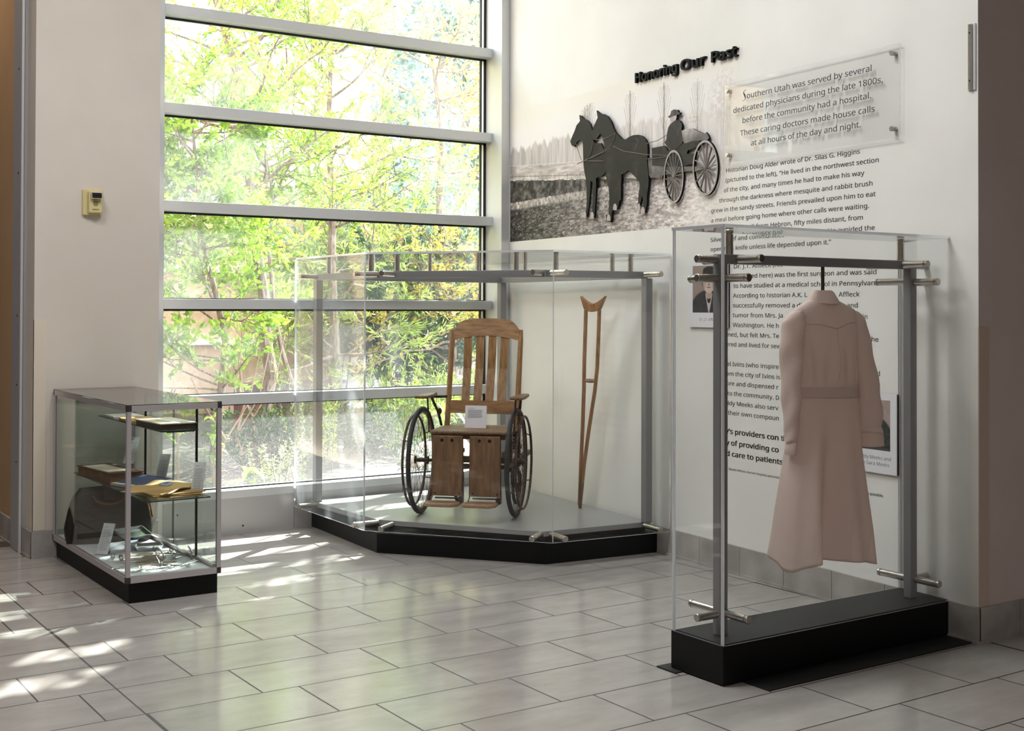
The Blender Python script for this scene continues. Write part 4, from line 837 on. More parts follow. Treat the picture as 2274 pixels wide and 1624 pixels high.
for y in (6.66, 7.55):
    b = MB(); b.box(CX1-.040, CX1-.028, y-.0045, y+.0045, ZF1, ZT0_, 0)
    for z in np.arange(0.17, 0.97, 0.026): b.box(CX1-.0406, CX1-.040, y-.0025, y+.0025, z, z+.012, 1)
    b.build('shelf_standard', [M_IRON, M_TOOLB], dc)
ZS1, ZS2 = 0.510, 0.850
for z, x0, y0, y1 in ((ZS1, 2.045, 6.41, 7.80), (ZS2, 2.185, 6.60, 7.79)):
    b = MB(); b.box(x0, CX1-.046, y0, y1, z-.006, z, 0, 'z'); sh = b.build('glass_shelf', [M_SHELF, M_GEDGE], dc)
    for y in (6.66, 7.55):
        m_ = MB(); m_.prism([(CX1-.046, y-.002), (x0+.05, y-.002), (x0+.05, y+.002), (CX1-.046, y+.002)], z-.016, z-.0062); m_.build('bracket', M_IRON, sh)
# --- things in the case
def put(name, label, cat, x, y, z, rz=0, group=None): return thing(name, label, cat, (x, y, z), rz, group)
def pbox(par, name, m, x0, x1, y0, y1, z0, z1, bev=0.0): q = MB(); q.box(x0, x1, y0, y1, z0, z1); return loc_build(q, name, m, par, bevel=bev)
FZ = ZF1-.003
# doctor's bag
bg_ = put('doctors_bag', 'dark brown leather doctors bag with worn corners on the case floor', 'bag', 2.165, 7.48, FZ, math.radians(-14))
NB = 40; secs = []
def bagsec(h):   # half length, half depth
    t = h/0.315
    return (0.238+0.018*math.sin(min(t, .75)/.75*math.pi)-0.075*max(0, t-.55)**2/.2, 0.082*(1-0.80*t**2.2)+0.010)
b = MB(); v = []; hs = [0, .012, .04, .09, .14, .19, .23, .265, .29, .31, .315]
for h in hs:
    L, D = bagsec(h)
    for j in range(NB):
        th = 2*math.pi*j/NB; c_, s_ = math.cos(th), math.sin(th)
        nx = L*math.copysign(abs(c_)**0.35, c_); pin = 0.02*math.exp(-((h-.17)/.06)**2)*abs(c_)**6
        v.append((nx-math.copysign(pin, c_), D*math.copysign(abs(s_)**0.6, s_), h))
b.add(v, [(i*NB+j, i*NB+(j+1) % NB, (i+1)*NB+(j+1) % NB, (i+1)*NB+j) for i in range(len(hs)-1) for j in range(NB)]+[tuple(range(NB-1, -1, -1)), tuple((len(hs)-1)*NB+j for j in range(NB))]); loc_build(b, 'bag_body', M_BAG, bg_, smooth=True)
b = MB(); b.tube([(-.17, 0, .306), (0, 0, .318), (.17, 0, .306)], .009, 8); loc_build(b, 'mouth_frame', M_BAG, bg_, smooth=True)
b = MB(); b.box(-.038, .038, -.045, .02, .312, .334); b.box(-.034, .034, -.062, -.040, .25, .326); loc_build(b, 'clasp_strap', M_BAG, bg_, bevel=.004)
b = MB(); b.tube([(.09*math.cos(a)+.0, -.062-.012*math.sin(a), .275-.05*math.sin(a)) for a in np.linspace(0, math.pi, 14)], .008, 8); loc_build(b, 'handle', M_BAGW, bg_, smooth=True)
b = MB(); b.tube([(.205, -.058, .27), (.218, -.062, .2), (.232, -.066, .13)], .007, 6); b.tube([(.222, .03, .25), (.24, .03, .17), (.25, .03, .12)], .008, 6); loc_build(b, 'worn_seam', M_BAGW, bg_, smooth=True)
# label cards in clear stands
def lcard(x, y, z, rz, lean, label, h=.135, w_=.062, rows=14):
    t = put('label_card', label, 'card', x, y, z, rz, 'small explanatory cards in the glass case'); c, s = math.cos(lean), math.sin(lean)
    u, v = Vector((1, 0, 0)), Vector((0, s, c)); q = MB(); q.obox(Vector((0, 0, .004))+v*(h/2), u, v, u.cross(v), w_/2, h/2, .0008); loc_build(q, 'card', M_WHITE, t)
    q = MB(); text_rows(q, Vector((0, 0, .004))+v*(h/2), u, v, rows, w_*.72, h*.38, h*.053, .0022, .0011); loc_build(q, 'small_print', M_INKS, t)
    q = MB(); q.obox(Vector((0, .003, .004))+v*(h/2), u, v, u.cross(v), w_/2+.001, h/2+.001, .0009); q.box(-w_/2, w_/2, -.03, .012, 0, .003); loc_build(q, 'clear_stand', M_ACRYL, t)
lcard(2.005, 7.06, FZ, math.radians(-52), .42, 'white text card leaning in front of the dark leather bag', .175, .075)
lcard(2.365, 6.555, ZS1, math.radians(-48), .26, 'white text card at the right front end of the lower shelf beside the brown envelopes', .165, .07)
lcard(2.345, 7.10, ZS1, math.radians(-50), .36, 'white text card standing behind the brown envelope', .16, .07)
lcard(2.30, 7.55, ZS1+.058, math.radians(-52), .40, 'white text card leaning on the thick ochre book', .17, .075)
# lower shelf: thick book, blue folder, kraft envelopes
t = put('book', 'thick ochre edged old book lying at the back of the lower shelf', 'book', 2.15, 7.42, ZS1, math.radians(7))
pbox(t, 'page_block', M_LEATHER, -.094, .094, -.235, .235, .004, .052); pbox(t, 'cover', M_REDBR, -.10, .10, -.245, .245, .052, .058); pbox(t, 'back_board', M_REDBR, -.10, .10, -.245, .245, 0, .004)
q = MB(); q.box(-.085, .05, -.18, .20, .0582, .0592); loc_build(q, 'loose_leaf', M_OLDP, t)
t = put('folder', 'blue folder with aged papers inside between the ochre book and the brown envelope', 'folder', 2.20, 7.02, ZS1, math.radians(18))
pbox(t, 'lower_cover', M_BLUE, -.11, .13, -.13, .13, 0, .003); pbox(t, 'papers', M_OLDP, -.105, .10, -.12, .12, .0032, .016); q = MB(); q.obox((.03, .0, .027), (1, 0, .10), (0, 1, 0), (-.1, 0, 1), .10, .125, .0015); loc_build(q, 'upper_cover', M_BLUE, t)
for k in range(3):
    t = put('envelope', ['brown kraft envelope lowest in the stack on the lower shelf', 'brown kraft envelope in the middle of the stack on the lower shelf', 'brown kraft envelope just below the sealed topmost one'][k], 'envelope', 2.235+.006*k, 6.62+.008*k, ZS1+.0005+.0075*k, math.radians([4, -3, 8][k]), 'kraft envelopes stacked on the lower shelf')
    q = MB(); q.box(-.13, .125, -.165, .165, 0, .0065); loc_build(q, 'body', M_KRAFT, t, bevel=.003)
t = put('envelope', 'topmost crumpled brown envelope with a round blue seal hanging over the shelf edge', 'envelope', 2.215, 6.66, ZS1+.024, math.radians(40))
NX, NY = 22, 18; V = []
for i in range(NX):
    for j in range(NY):
        x = -.185+.37*i/(NX-1); y = -.14+.28*j/(NY-1); V.append((x, y, .010+.010*math.sin(x*11+.4)*math.cos(y*9)+.006*math.sin(x*31+y*23)+.004*math.cos(y*41)))
F = [(i*NY+j, (i+1)*NY+j, (i+1)*NY+j+1, i*NY+j+1) for i in range(NX-1) for j in range(NY-1)]
ob = colmesh('body', np.array(V), np.array(F), None, M_KRAFT); ob.parent = t
sm = ob.modifiers.new('thickness', 'SOLIDIFY'); sm.thickness = .005; sm.offset = -1
for p in ob.data.polygons: p.use_smooth = True
def ezz(x, y): return .0115+.010*math.sin(x*11+.4)*math.cos(y*9)+.006*math.sin(x*31+y*23)+.004*math.cos(y*41)
M_SEAL = mat('blue_grey_seal', (104, 116, 140), 0.5); M_SEAL2 = mat('orange_seal_ink', (176, 120, 70), 0.5); M_SEAL3 = mat('pale_seal_ink', (176, 184, 192), 0.5)
q = MB()
for (r0, r1, mi, dz) in ((0, .037, 0, 0), (.030, .034, 2, .0002), (0, .024, 2, .0002), (0, .018, 0, .0004)):
    v = [(.03+r*math.cos(a), -.0+r*math.sin(a), ezz(.03+r*math.cos(a), r*math.sin(a))+.0014+dz) for r in (max(r0, .0005), r1) for a in np.linspace(0, 2*math.pi, 32, endpoint=False)]
    q.add(v, [(j, (j+1) % 32, 32+(j+1) % 32, 32+j) for j in range(32)], mi)
for a in np.linspace(0, 2*math.pi, 22, endpoint=False): q.obox((.03+.0272*math.cos(a), .0272*math.sin(a), ezz(.03+.0272*math.cos(a), .0272*math.sin(a))+.0018), (-math.sin(a), math.cos(a), 0), (math.cos(a), math.sin(a), 0), WZ, .0022, .0018, .0003, 2)
for (x, y) in ((.024, .004), (.036, -.004), (.03, .008), (.033, -.010)): q.obox((x, y, ezz(x, y)+.002), (1, .4, 0), (-.4, 1, 0), WZ, .005, .0025, .0003, 1)
loc_build(q, 'round_seal', [M_SEAL, M_SEAL2, M_SEAL3], t, fix=False)
# upper shelf
t = put('book', 'large flat dark spined scrapbook with pale pages at the front of the upper shelf', 'book', 2.29, 6.84, ZS2, math.radians(3))
pbox(t, 'back_board', M_DKBOOK, -.105, .105, -.19, .19, 0, .005); pbox(t, 'page_block', M_DKBOOK, -.10, .10, -.185, .185, .005, .030); pbox(t, 'open_page', M_OLDP, -.104, .104, -.19, .19, .030, .036)
q = MB(); q.obox((.03, -.03, .0375), (1, .1, 0), (-.1, 1, 0), WZ, .055, .09, .0008); loc_build(q, 'loose_sheet', M_PAPER, t)
t = put('envelope', 'brown folded envelope behind the scrapbook on the upper shelf', 'envelope', 2.29, 7.30, ZS2, math.radians(-6)); pbox(t, 'body', M_KRAFT, -.095, .09, -.14, .14, 0, .012, .004)
q = MB(); q.prism([(-.095, -.14), (.09, -.14), (.02, .03)], .0122, .0136); loc_build(q, 'flap', M_KRAFT, t)
t = put('book', 'flat grey paper bound booklet at the far end of the upper shelf', 'book', 2.29, 7.62, ZS2, 0); pbox(t, 'cover', M_PAPER, -.09, .09, -.11, .11, 0, .01)
# trays
def tray(label, x, y, z, rz, tilt_, L, W_, H):
    t = put('steel_tray', label, 'tray', x, y, z, rz, 'polished steel trays'); q = MB(); o = [(-L, -W_), (L, -W_), (L, W_), (-L, W_)]; k = .88
    R_ = Matrix.Rotation(tilt_, 3, 'X'); zoff = W_*k*math.sin(abs(tilt_))
    ring_ = lambda f, zz_, ins=0: [R_ @ Vector(((a-math.copysign(ins, a))*f, (c-math.copysign(ins, c))*f, zz_))+WZ*zoff for a, c in o]
    vs = ring_(k, 0)+ring_(1, H)+ring_(1.05, H)+ring_(1.05, H-.002)
    vs += ring_(k, .002, .002)+ring_(1, H, .002)
    q.add(vs, [(3, 2, 1, 0)]+[(i, (i+1) % 4, 4+(i+1) % 4, 4+i) for i in range(4)]+[(16, 17, 18, 19)]+[(16+i, 16+(i+1) % 4, 20+(i+1) % 4, 20+i) for i in range(4)]+[(20+i, 20+(i+1) % 4, 8+(i+1) % 4, 8+i) for i in range(4)]+[(8+i, 8+(i+1) % 4, 12+(i+1) % 4, 12+i) for i in range(4)])
    loc_build(q, 'pan', M_TRAY, t); return t
tray('deep steel tray standing in front of the leather bag', 2.12, 7.12, FZ, math.radians(8), 0, .085, .06, .065)
tray('tilted steel tray lid resting on the deep tray', 2.20, 7.14, FZ+.066, math.radians(14), .30, .09, .06, .018)
tray('shallow kidney side steel pan right of the deep tray', 2.27, 7.07, FZ, math.radians(-10), 0, .075, .05, .03)
t = put('bandage_roll', 'small pale cloth bandage roll beside the deep steel tray', 'bandage', 2.035, 7.20, FZ); q = MB(); q.lathe([(.006, 0), (.022, 0), (.022, .05), (.006, .05)], (0, 0, .022), (1, 0, 0), 18); loc_build(q, 'roll', M_OLDP, t, smooth=True)
# instruments: one of each kind, then copies
def proto(name, label, cat, group): t = thing(name, label, cat, (0, 0, 0), 0, group); return t
def forceps(name, label, group, m, L=.16):
    t = proto(name, label, 'forceps', group)
    for s in (-1, 1):
        q = MB(); q.tube([(s*.002, L*.5, .006), (s*.003, L*.32, .006), (0, L*.22, .006), (s*-.008, L*.05, .006), (s*-.016, -L*.30, .006), (s*-.014, -L*.38, .006)], [.0016, .0024, .0032, .0026, .0024, .0024], 7)
        c0 = (s*-.018, -L*.43, .006); q.tube([(c0[0]+.011*math.cos(a), c0[1]+.013*math.sin(a), .006) for a in np.linspace(0, 2*math.pi, 18, endpoint=False)], .0023, 6, 0, False, True); a_ = loc_build(q, 'arm', m, t, smooth=True)
    q = MB(); q.lathe([(.005, 0), (.005, .005), (.002, .006)], (0, L*.22, .004), WZ, 12); loc_build(q, 'pivot', m, t); return t
def probe(name, label, group, m, L=.2):
    t = proto(name, label, 'instrument', group); q = MB(); q.tube([(0, -L/2, .0045), (0, -L*.1, .005)], [.0045, .004], 8); loc_build(q, 'handle', m, t, smooth=True)
    q = MB(); q.tube([(0, -L*.1, .005), (0, L*.35, .004), (.006, L*.46, .004), (.012, L*.5, .006)], [.0022, .0016, .0014, .001], 6); loc_build(q, 'shaft', m, t, smooth=True); return t
def knife(name, label, group, m, L=.19):
    t = proto(name, label, 'instrument', group); q = MB(); q.flat((0, -L*.15, .001), (1, 0, 0), (0, 1, 0), [(-.008, -L*.35), (.008, -L*.35), (.007, .02), (.004, .03), (-.004, .03), (-.007, .02)], .006); loc_build(q, 'handle', m, t, bevel=.002)
    q = MB(); q.flat((0, L*.0, .003), (1, 0, 0), (0, 1, 0), [(-.004, .0), (.004, 0), (.007, .05), (.002, .085), (-.002, .07), (-.005, .03)], .0016); loc_build(q, 'blade', m, t); return t
def specu(name, label, group, m):
    t = proto(name, label, 'instrument', group)
    for s in (-1, 1):
        q = MB(); q.tube([(s*.004, .0, .004), (s*.012, .0, .03), (s*.022, .006, .052), (s*.016, .02, .07)], [.004, .005, .004, .003], 8); q.tube([(s*.004, 0, .005), (s*.02, -.03, .006), (s*.028, -.055, .006)], [.004, .003, .002], 7); loc_build(q, 'valve', m, t, smooth=True)
    q = MB(); q.lathe([(.006, 0), (.009, .004), (.006, .01)], (0, 0, .006), WZ, 12); loc_build(q, 'thumb_screw', m, t); return t
def ringrack(name, label, group, m):
    t = proto(name, label, 'instrument', group); q = MB()
    for i in range(7): q.tube([(i*.012-.036+.0*a, .011*math.cos(a), .014+.011*math.sin(a)) for a in np.linspace(0, 2*math.pi, 16, endpoint=False)], .0018, 6, 0, False, True)
    q.tube([(-.04, 0, .003), (.04, 0, .003)], .002, 6); loc_build(q, 'coil', m, t, smooth=True); return t
def place(p, spots, first=[None]):
    for i, (x, y, rz) in enumerate(spots):
        r = p if i == 0 else copy_tree(p); r.location = (x, y, FZ); r.rotation_euler = (0, 0, math.radians(rz))
place(probe('surgical_probe', 'slim tarnished steel probe lying in the long row across the case floor', 'steel probes in the row', M_TOOL), [(2.15+.016*(k % 3)-.01*(k//3), 6.76+.026*k, 66+((k*7) % 9)) for k in range(9)])
place(knife('surgical_knife', 'flat handled steel surgical knife lying in front of the row of probes', 'surgical knives on the case floor', M_TOOL), [(2.10, 6.74, 78), (2.13, 6.70, 70), (2.20, 6.675, 74), (2.07, 6.66, 84), (2.14, 6.625, 76)])
place(forceps('forceps', 'ring handled steel forceps lying near the front glass of the case', 'ring handled forceps', M_TOOLB), [(2.06, 6.52, 118), (2.15, 6.50, 96), (2.24, 6.53, 60), (2.33, 6.56, 130), (2.01, 6.60, 72)])
place(forceps('forceps', 'large tarnished clamp with ring handles at the back of the instruments', 'tarnished clamps', M_TOOL, .19), [(2.30, 6.98, 32), (2.33, 6.86, 52)])
place(specu('speculum', 'upright steel speculum with spread blades among the flat instruments', 'upright specula', M_TOOLB), [(2.19, 6.61, 20), (2.385, 6.68, 70), (2.30, 6.72, 150)])
place(ringrack('wire_coil', 'small row of bright wire rings left of the corner post', 'wire ring rows', M_TOOLB), [(2.03, 6.93, 70), (2.05, 6.85, 75)])

# ------------------------------------------------------------------ writing on the right wall
FONT = None
try:
    import os
    FONT = bpy.data.fonts.load(os.path.join(bpy.utils.resource_path('LOCAL'), 'datafiles', 'fonts', 'NotoSansHebrew-Regular.woff2'))
except Exception: FONT = None
def text_mesh(body, bold=0.0, res=3, extrude=0.0):
    c = bpy.data.curves.new('t', 'FONT'); c.body = body; c.font = FONT or c.font; c.size = 1.0; c.resolution_u = res; c.extrude = extrude
    o = bpy.data.objects.new('t', c); COL.objects.link(o); dg = bpy.context.evaluated_depsgraph_get(); dg.update()
    m = bpy.data.meshes.new_from_object(o.evaluated_get(dg)); vs = [tuple(v.co) for v in m.vertices]; fs = [tuple(p.vertices) for p in m.polygons]
    bpy.data.objects.remove(o); bpy.data.curves.remove(c); bpy.data.meshes.remove(m); return vs, fs
CAPH = max(v[1] for v in text_mesh('H')[0])
def lines_obj(name, rows, cap, off, m, parent=None, bold=0.0, depth=0.0, extra=None):
    """rows of (text, u0, z, u1); cap = capital height"""
    mb = MB(); last = None
    for (body, u0, z, u1) in rows:
        if len(rows) > 1: mb = MB()
        vs, fs = text_mesh(body, bold, 3, depth/2/(cap/CAPH) if depth else 0.0); xs = [v[0] for v in vs]; x0, x1 = min(xs), max(xs); sx = (u1-u0)/(x1-x0); sy = cap/CAPH
        for k, (ox, oy) in enumerate(((-bold, -bold*.5), (bold, bold*.5), (0, 0), (bold, -bold*.5), (-bold, bold*.5)) if bold else ((0, 0),)):
            mb.add([WP(u0+(v[0]-x0+ox)*sx, z+(v[1]+oy)*sy, off+k*.00003+(v[2]*sy if depth else 0)) for v in vs], fs)
        if len(rows) > 1: last = mb.build(name, m, parent, fix=False)
    if len(rows) > 1: return last
    return mb.build(name, m, parent, fix=False)
TX_Q = [('outhern Utah was served by several', 2.892, 2.702, 3.838), ('dedicated physicians during the late 1800s,', 2.775, 2.634, 3.913), ('before the community had a hospital.', 2.855, 2.567, 3.835), ('These caring doctors made house calls', 2.834, 2.497, 3.859), ('at all hours of the day and night.', 2.927, 2.431, 3.764)]
TX_A = [('Historian Doug Alder wrote of Dr. Silas G. Higgins', 2.682, 2.303, 3.735), ('(pictured to the left), \u201cHe lived in the northwest section', 2.677, 2.247, 3.862), ('of the city, and many times he had to make his way', 2.661, 2.191, 3.765), ('through the darkness where mesquite and rabbit brush', 2.618, 2.134, 3.82), ('grew in the sandy streets. Friends prevailed upon him to eat', 2.543, 2.079, 3.841), ('a meal before going home where other calls were waiting.', 2.544, 2.023, 3.797), ('call from Hebron, fifty miles distant, from', 2.858, 1.967, 3.755), ('He avoided the', 3.509, 1.911, 3.835), ('Silver Reef and communities', 2.539, 1.908, 3.173), ('operating knife unless life depended upon it.\u201d', 2.539, 1.853, 3.531)]
TX_B = [('Dr. J.T. Affleck (his', 2.75, 1.746, 3.161), ('displayed here) was the first surgeon and was said', 2.75, 1.69, 3.846), ('to have studied at a medical school in Pennsylvania', 2.747, 1.635, 3.873), ('According to historian A.K. L', 2.744, 1.579, 3.353), ('Dr. Affleck', 3.512, 1.579, 3.732), ('successfully removed a di', 2.744, 1.523, 3.311), ('ey and', 3.585, 1.523, 3.719), ('tumor from Mrs. Ja', 2.742, 1.467, 3.163), ('me in', 3.684, 1.466, 3.786), ('Washington. He h', 2.742, 1.411, 3.13), ('on', 3.698, 1.41, 3.75), ('med, but felt Mrs. Te', 2.683, 1.355, 3.131), ('t it. She', 3.71, 1.353, 3.859), ('ered and lived for sev', 2.681, 1.299, 3.135)]
TX_C = [('el Ivins (who inspire', 2.689, 1.186, 3.129), ('4, and', 3.741, 1.183, 3.868), ('om the city of Ivins is', 2.681, 1.13, 3.141), ('ran a', 3.76, 1.127, 3.869), ('ore and dispensed r', 2.685, 1.074, 3.127), ('to the community. D', 2.694, 1.017, 3.133), ('ddy Meeks also serv', 2.681, 0.96, 3.127), ('their own compoun', 2.698, 0.905, 3.131), ('s', 3.168, 0.906, 3.189)]
TX_D = [('y\u2019s providers con', 2.676, 0.796, 3.127), ('ti', 3.15, 0.797, 3.172), ('y of providing co', 2.681, 0.73, 3.129), ('d care to patients', 2.684, 0.667, 3.161)]
def par(name, label, rows, cap, m=M_INK, bold=0.008):
    t = thing(name, label, 'wall text', WP(rows[-1][1], rows[-1][2], 0)); lines_obj('text_line', rows, cap, 0.0008, m, t, bold); return t
par('wall_text', 'dark vinyl paragraph under the acrylic quote panel ending at the top of the tall vitrine', TX_A, .0238)
par('wall_text', 'dark vinyl paragraph on the first surgeon seen behind the uniform collar', TX_B, .0238)
par('wall_text', 'dark vinyl paragraph at the height of the uniform belt left of the skirt', TX_C, .0238)
par('wall_text', 'bold black closing lines about providers beside the uniform skirt', TX_D, .0285, M_INKB, .024)
par('wall_text', 'tiny grey credit line below the bold closing lines', [('\u2013 Steven Wilson, former hospital administra', 2.687, 0.587, 3.15)], .0125, M_INK, .006)
par('wall_text', 'tiny bold line below the couple portrait right of the skirt', [('this display possible.', 3.682, 0.587, 3.892)], .0130, M_INK, .014)
par('wall_text', 'tiny tan caption right of the printed driver', [('Dr. Silas', 2.334, 2.661, 2.413), ('G. Higgins', 2.323, 2.636, 2.426)], .0125, M_TANINK, .0)
# raised title
ti = thing('title_lettering', 'raised black lettering above the horse and buggy picture', 'lettering', WP(2.3, 2.963, 0))
for wd_, u0, u1 in (('Honoring', 1.796, 2.233), ('Our', 2.275, 2.506), ('Past', 2.570, 2.793)): lines_obj('word', [(wd_, u0, 2.962, u1)], .0605, 0.012, M_INKB, ti, .026, .020)
# acrylic quote panel on four standoffs
qp = thing('quote_panel', 'clear acrylic wall panel with five lines of text on steel standoffs', 'sign', WP(3.35, 2.39, 0))
PU0, PU1, PZ0, PZ1 = 2.683, 4.022, 2.352, 2.808
mb = MB(); mb.obox(WP((PU0+PU1)/2, (PZ0+PZ1)/2, .021), WN, WD, WZ, .003, (PU1-PU0)/2, (PZ1-PZ0)/2); mb.m = [0, 0, 1, 1, 1, 1]; mb.build('acrylic_sheet', [M_ACRYL, M_AEDGE], qp)
lines_obj('text_line', TX_Q, .0305, .0246, M_INK, qp, .007)
# script initial
sc_ = MB(); pts = [(2.886, 2.748), (2.876, 2.752), (2.866, 2.744), (2.866, 2.733), (2.874, 2.721), (2.878, 2.708), (2.873, 2.697), (2.861, 2.693), (2.853, 2.698)]
P3 = []
for i in range(len(pts)-1):
    for k in range(4):
        t = k/4; p0 = pts[max(i-1, 0)]; p1 = pts[i]; p2 = pts[i+1]; p3 = pts[min(i+2, len(pts)-1)]
        f_ = lambda a, b_, c, d: 0.5*((2*b_)+(-a+c)*t+(2*a-5*b_+4*c-d)*t*t+(-a+3*b_-3*c+d)*t**3); P3.append((f_(p0[0], p1[0], p2[0], p3[0]), f_(p0[1], p1[1], p2[1], p3[1])))
n_ = len(P3); L_ = []; R_2 = []
for i, (u, z) in enumerate(P3):
    a, c = P3[max(i-1, 0)], P3[min(i+1, n_-1)]; d_ = Vector((c[0]-a[0], c[1]-a[1])).normalized(); w_ = .0012+.0034*math.sin(math.pi*min(max((i-6)/(n_-14), 0), 1)); L_.append((u-d_.y*w_, z+d_.x*w_)); R_2.append((u+d_.y*w_, z-d_.x*w_))
vs = [WP(u, z, .0246) for u, z in L_]+[WP(u, z, .0246) for u, z in R_2]; sc_.add(vs, [(i, i+1, n_+i+1, n_+i) for i in range(n_-1)]); sc_.build('script_initial', M_INKB, qp, fix=False)
for (u, z) in ((3.976, 2.767), (3.976, 2.397), (2.724, 2.768), (2.724, 2.399)):
    q = MB(); q.lathe([(.011, 0), (.011, .018)], WP(u, z, 0), WN, 18); s_ = q.build('standoff', M_STEEL, qp, smooth=True)
    q = MB(); q.lathe([(.013, 0), (.013, .010), (.011, .012)], WP(u, z, .0242), WN, 20); q.build('cap', M_STEEL, s_, smooth=True)

# ------------------------------------------------------------------ printed landscape, fading into the wall
def fbm(X, Y, seed, octs=5, sx=1.0, sy=1.0):
    r = np.random.default_rng(seed); out = np.zeros_like(X); amp = 1.0; tot = 0
    for o in range(octs):
        fx, fy = sx*2**o, sy*2**o; gx, gy = X*fx, Y*fy; ix, iy = np.floor(gx).astype(int), np.floor(gy).astype(int); tx, ty = gx-ix, gy-iy; tx = tx*tx*(3-2*tx); ty = ty*ty*(3-2*ty)
        T = r.random((257, 257)); g = lambda a, b_: T[a % 257, b_ % 257]
        out += amp*((g(ix, iy)*(1-tx)+g(ix+1, iy)*tx)*(1-ty)+(g(ix, iy+1)*(1-tx)+g(ix+1, iy+1)*tx)*ty); tot += amp; amp *= .55
    return out/tot
def sstep(a, b_, x): t = np.clip((x-a)/(b_-a), 0, 1); return t*t*(3-2*t)
NU, NZ = 560, 300; U0, U1, Z0, Z1 = 0.135, 2.80, 2.016, 2.99
u = np.linspace(U0, U1, NU)[:, None]*np.ones((1, NZ)); z = np.linspace(Z0, Z1, NZ)[None, :]*np.ones((NU, 1)); s = (u-0.13)/1.04
lt = lambda a, b_: a+(b_-a)*np.clip(s, -.2, 2.2)
ttop = lt(2.72, 2.715)+0.055*(fbm(u, z*0, 3, 4, 22, 1)-.5)*2; tbot = lt(2.586, 2.519); fld = lt(2.48, 2.40); hed = lt(2.306, 2.320); row = lt(2.255, 2.272)
WALLC = np.array([231., 229, 222]); img = np.ones((NU, NZ, 3))*WALLC; SKY = np.array([232., 232, 234]); img = img+(SKY-img)*(0.8*sstep(2.97, 2.8, z))[..., None]
def lay(mask, val, tint=(1.0, .965, .945)):
    global img
    m_ = np.clip(mask, 0, 1)[..., None]; c = np.clip(val, 0, 255)[..., None]*np.array(tint); img = img*(1-m_)+c*m_
streak = fbm(u, z, 11, 4, 60, 4); trm = sstep(0, .03, ttop+0.05*(streak-.5)-z)*sstep(-.005, .01, z-tbot)*(0.75-0.35*np.clip(s/2, 0, 1)); lay(trm, 150+120*(streak-.45)+20*s)
lay((z < tbot)*sstep(-.01, .01, z-fld), 186+110*(fbm(u, z, 5, 5, 12, 60)-.5)+8*s)
lay((np.abs(z-(fld+.03)) < .0025)*(u < 1.2), 120+0*u)
lay(((np.mod(u*18, 1) < .05) & (z < fld+.045) & (z > fld-.03) & (u < 1.2))*1.0, 105+0*u)
hg = fbm(u, z, 6, 6, 26, 30); lay((z < fld+.02*(hg-.5))*sstep(-.02, .01, z-hed), 54+190*(hg-.42)+38*np.clip(s-.5, 0, 2))
rw = fbm(u, z, 8, 6, 50, 50); lay((z < hed+.02*(rw-.5))*1.0, 168+200*(rw-.5))
rd = fbm(u, z, 9, 6, 30, 95); rsp = fbm(u, z, 10, 3, 90, 120); rk = 50+78*np.clip(s, 0, 2.2)+190*(rd-.5)+120*np.maximum(rsp-.62, 0)*3
lay(sstep(.012, -.012, z-row-.02*(rd-.5)), rk)
lay(((rsp > .80) & (z < row))*0.8, 215+0*u)
# bare poplars and the faint spreading tree
for (uc, zt, w_, k) in ((1.712, 2.927, .013, 21), (2.079, 2.922, .012, 22), (2.412, 2.893, .006, 23), (1.205, 2.92, .006, 24), (1.235, 2.93, .005, 27), (1.17, 2.90, .004, 28)):
    wb = (fbm(u*0, z, k, 3, 1, 14)-.5)*.03; d_ = np.abs(u-uc-wb*.4); tp = np.clip((zt-z)/.3, 0, 1.3); lay(sstep(1, .5, d_/(w_*(.35+.65*tp)+1e-4))*(z < zt)*(z > 2.52)*.8, 128+60*(fbm(u, z, k+1, 3, 80, 30)-.5)+0*u, (1, .95, .92))
    for side in (-1, 1):
        for q in range(5):
            zb = zt-.10-.055*q; an = side*(.12+.05*q); d2 = np.abs((u-uc)-an*(z-zb)); lay(sstep(.004, .0015, d2)*(z > zb)*(z < min(zb+.22, zt-.02+.0*q))*.55, 160+0*u, (1, .95, .90))
tw_ = fbm(u, z, 31, 5, 40, 34); ell = ((u-2.665)/.17)**2+((z-2.72)/.22)**2; lay(np.clip(1-ell, 0, 1)**.6*sstep(.50, .40, np.abs(tw_-.5)*6)*.55, 196+50*(tw_-.5), (1, .95, .89))
lay(sstep(.022, .008, np.abs(u-2.685+.02*(tw_-.5)))*(z < 2.75)*.35, 196+0*u, (1, .96, .91))
# fade to the right and upwards
fade = np.clip(sstep(2.72, 2.10, u)*.9+.10*sstep(2.8, 2.5, u), 0, 1)*sstep(Z1, Z1-.05, z)*sstep(2.80, 2.72, u); fade = np.maximum(fade, ((z > 2.46) & (u > 2.3))*.85*sstep(2.80, 2.70, u)*sstep(Z1, Z1-.05, z))
img = WALLC+(img-WALLC)*fade[..., None]
Vv = np.array([WP(a, b_, .0006) for a, b_ in zip(u.ravel(), z.ravel())]); idx = np.arange(NU*NZ).reshape(NU, NZ); Fq = np.stack([idx[:-1, :-1], idx[1:, :-1], idx[1:, 1:], idx[:-1, 1:]], -1).reshape(-1, 4)
mu = colmesh('mural_print', Vv, Fq, np.concatenate([slin(img.reshape(-1, 3)), np.ones((NU*NZ, 1))], 1), M_PRINT); tag(mu, 'sepia landscape print of road, field and bare poplars fading into the right wall', 'mural')

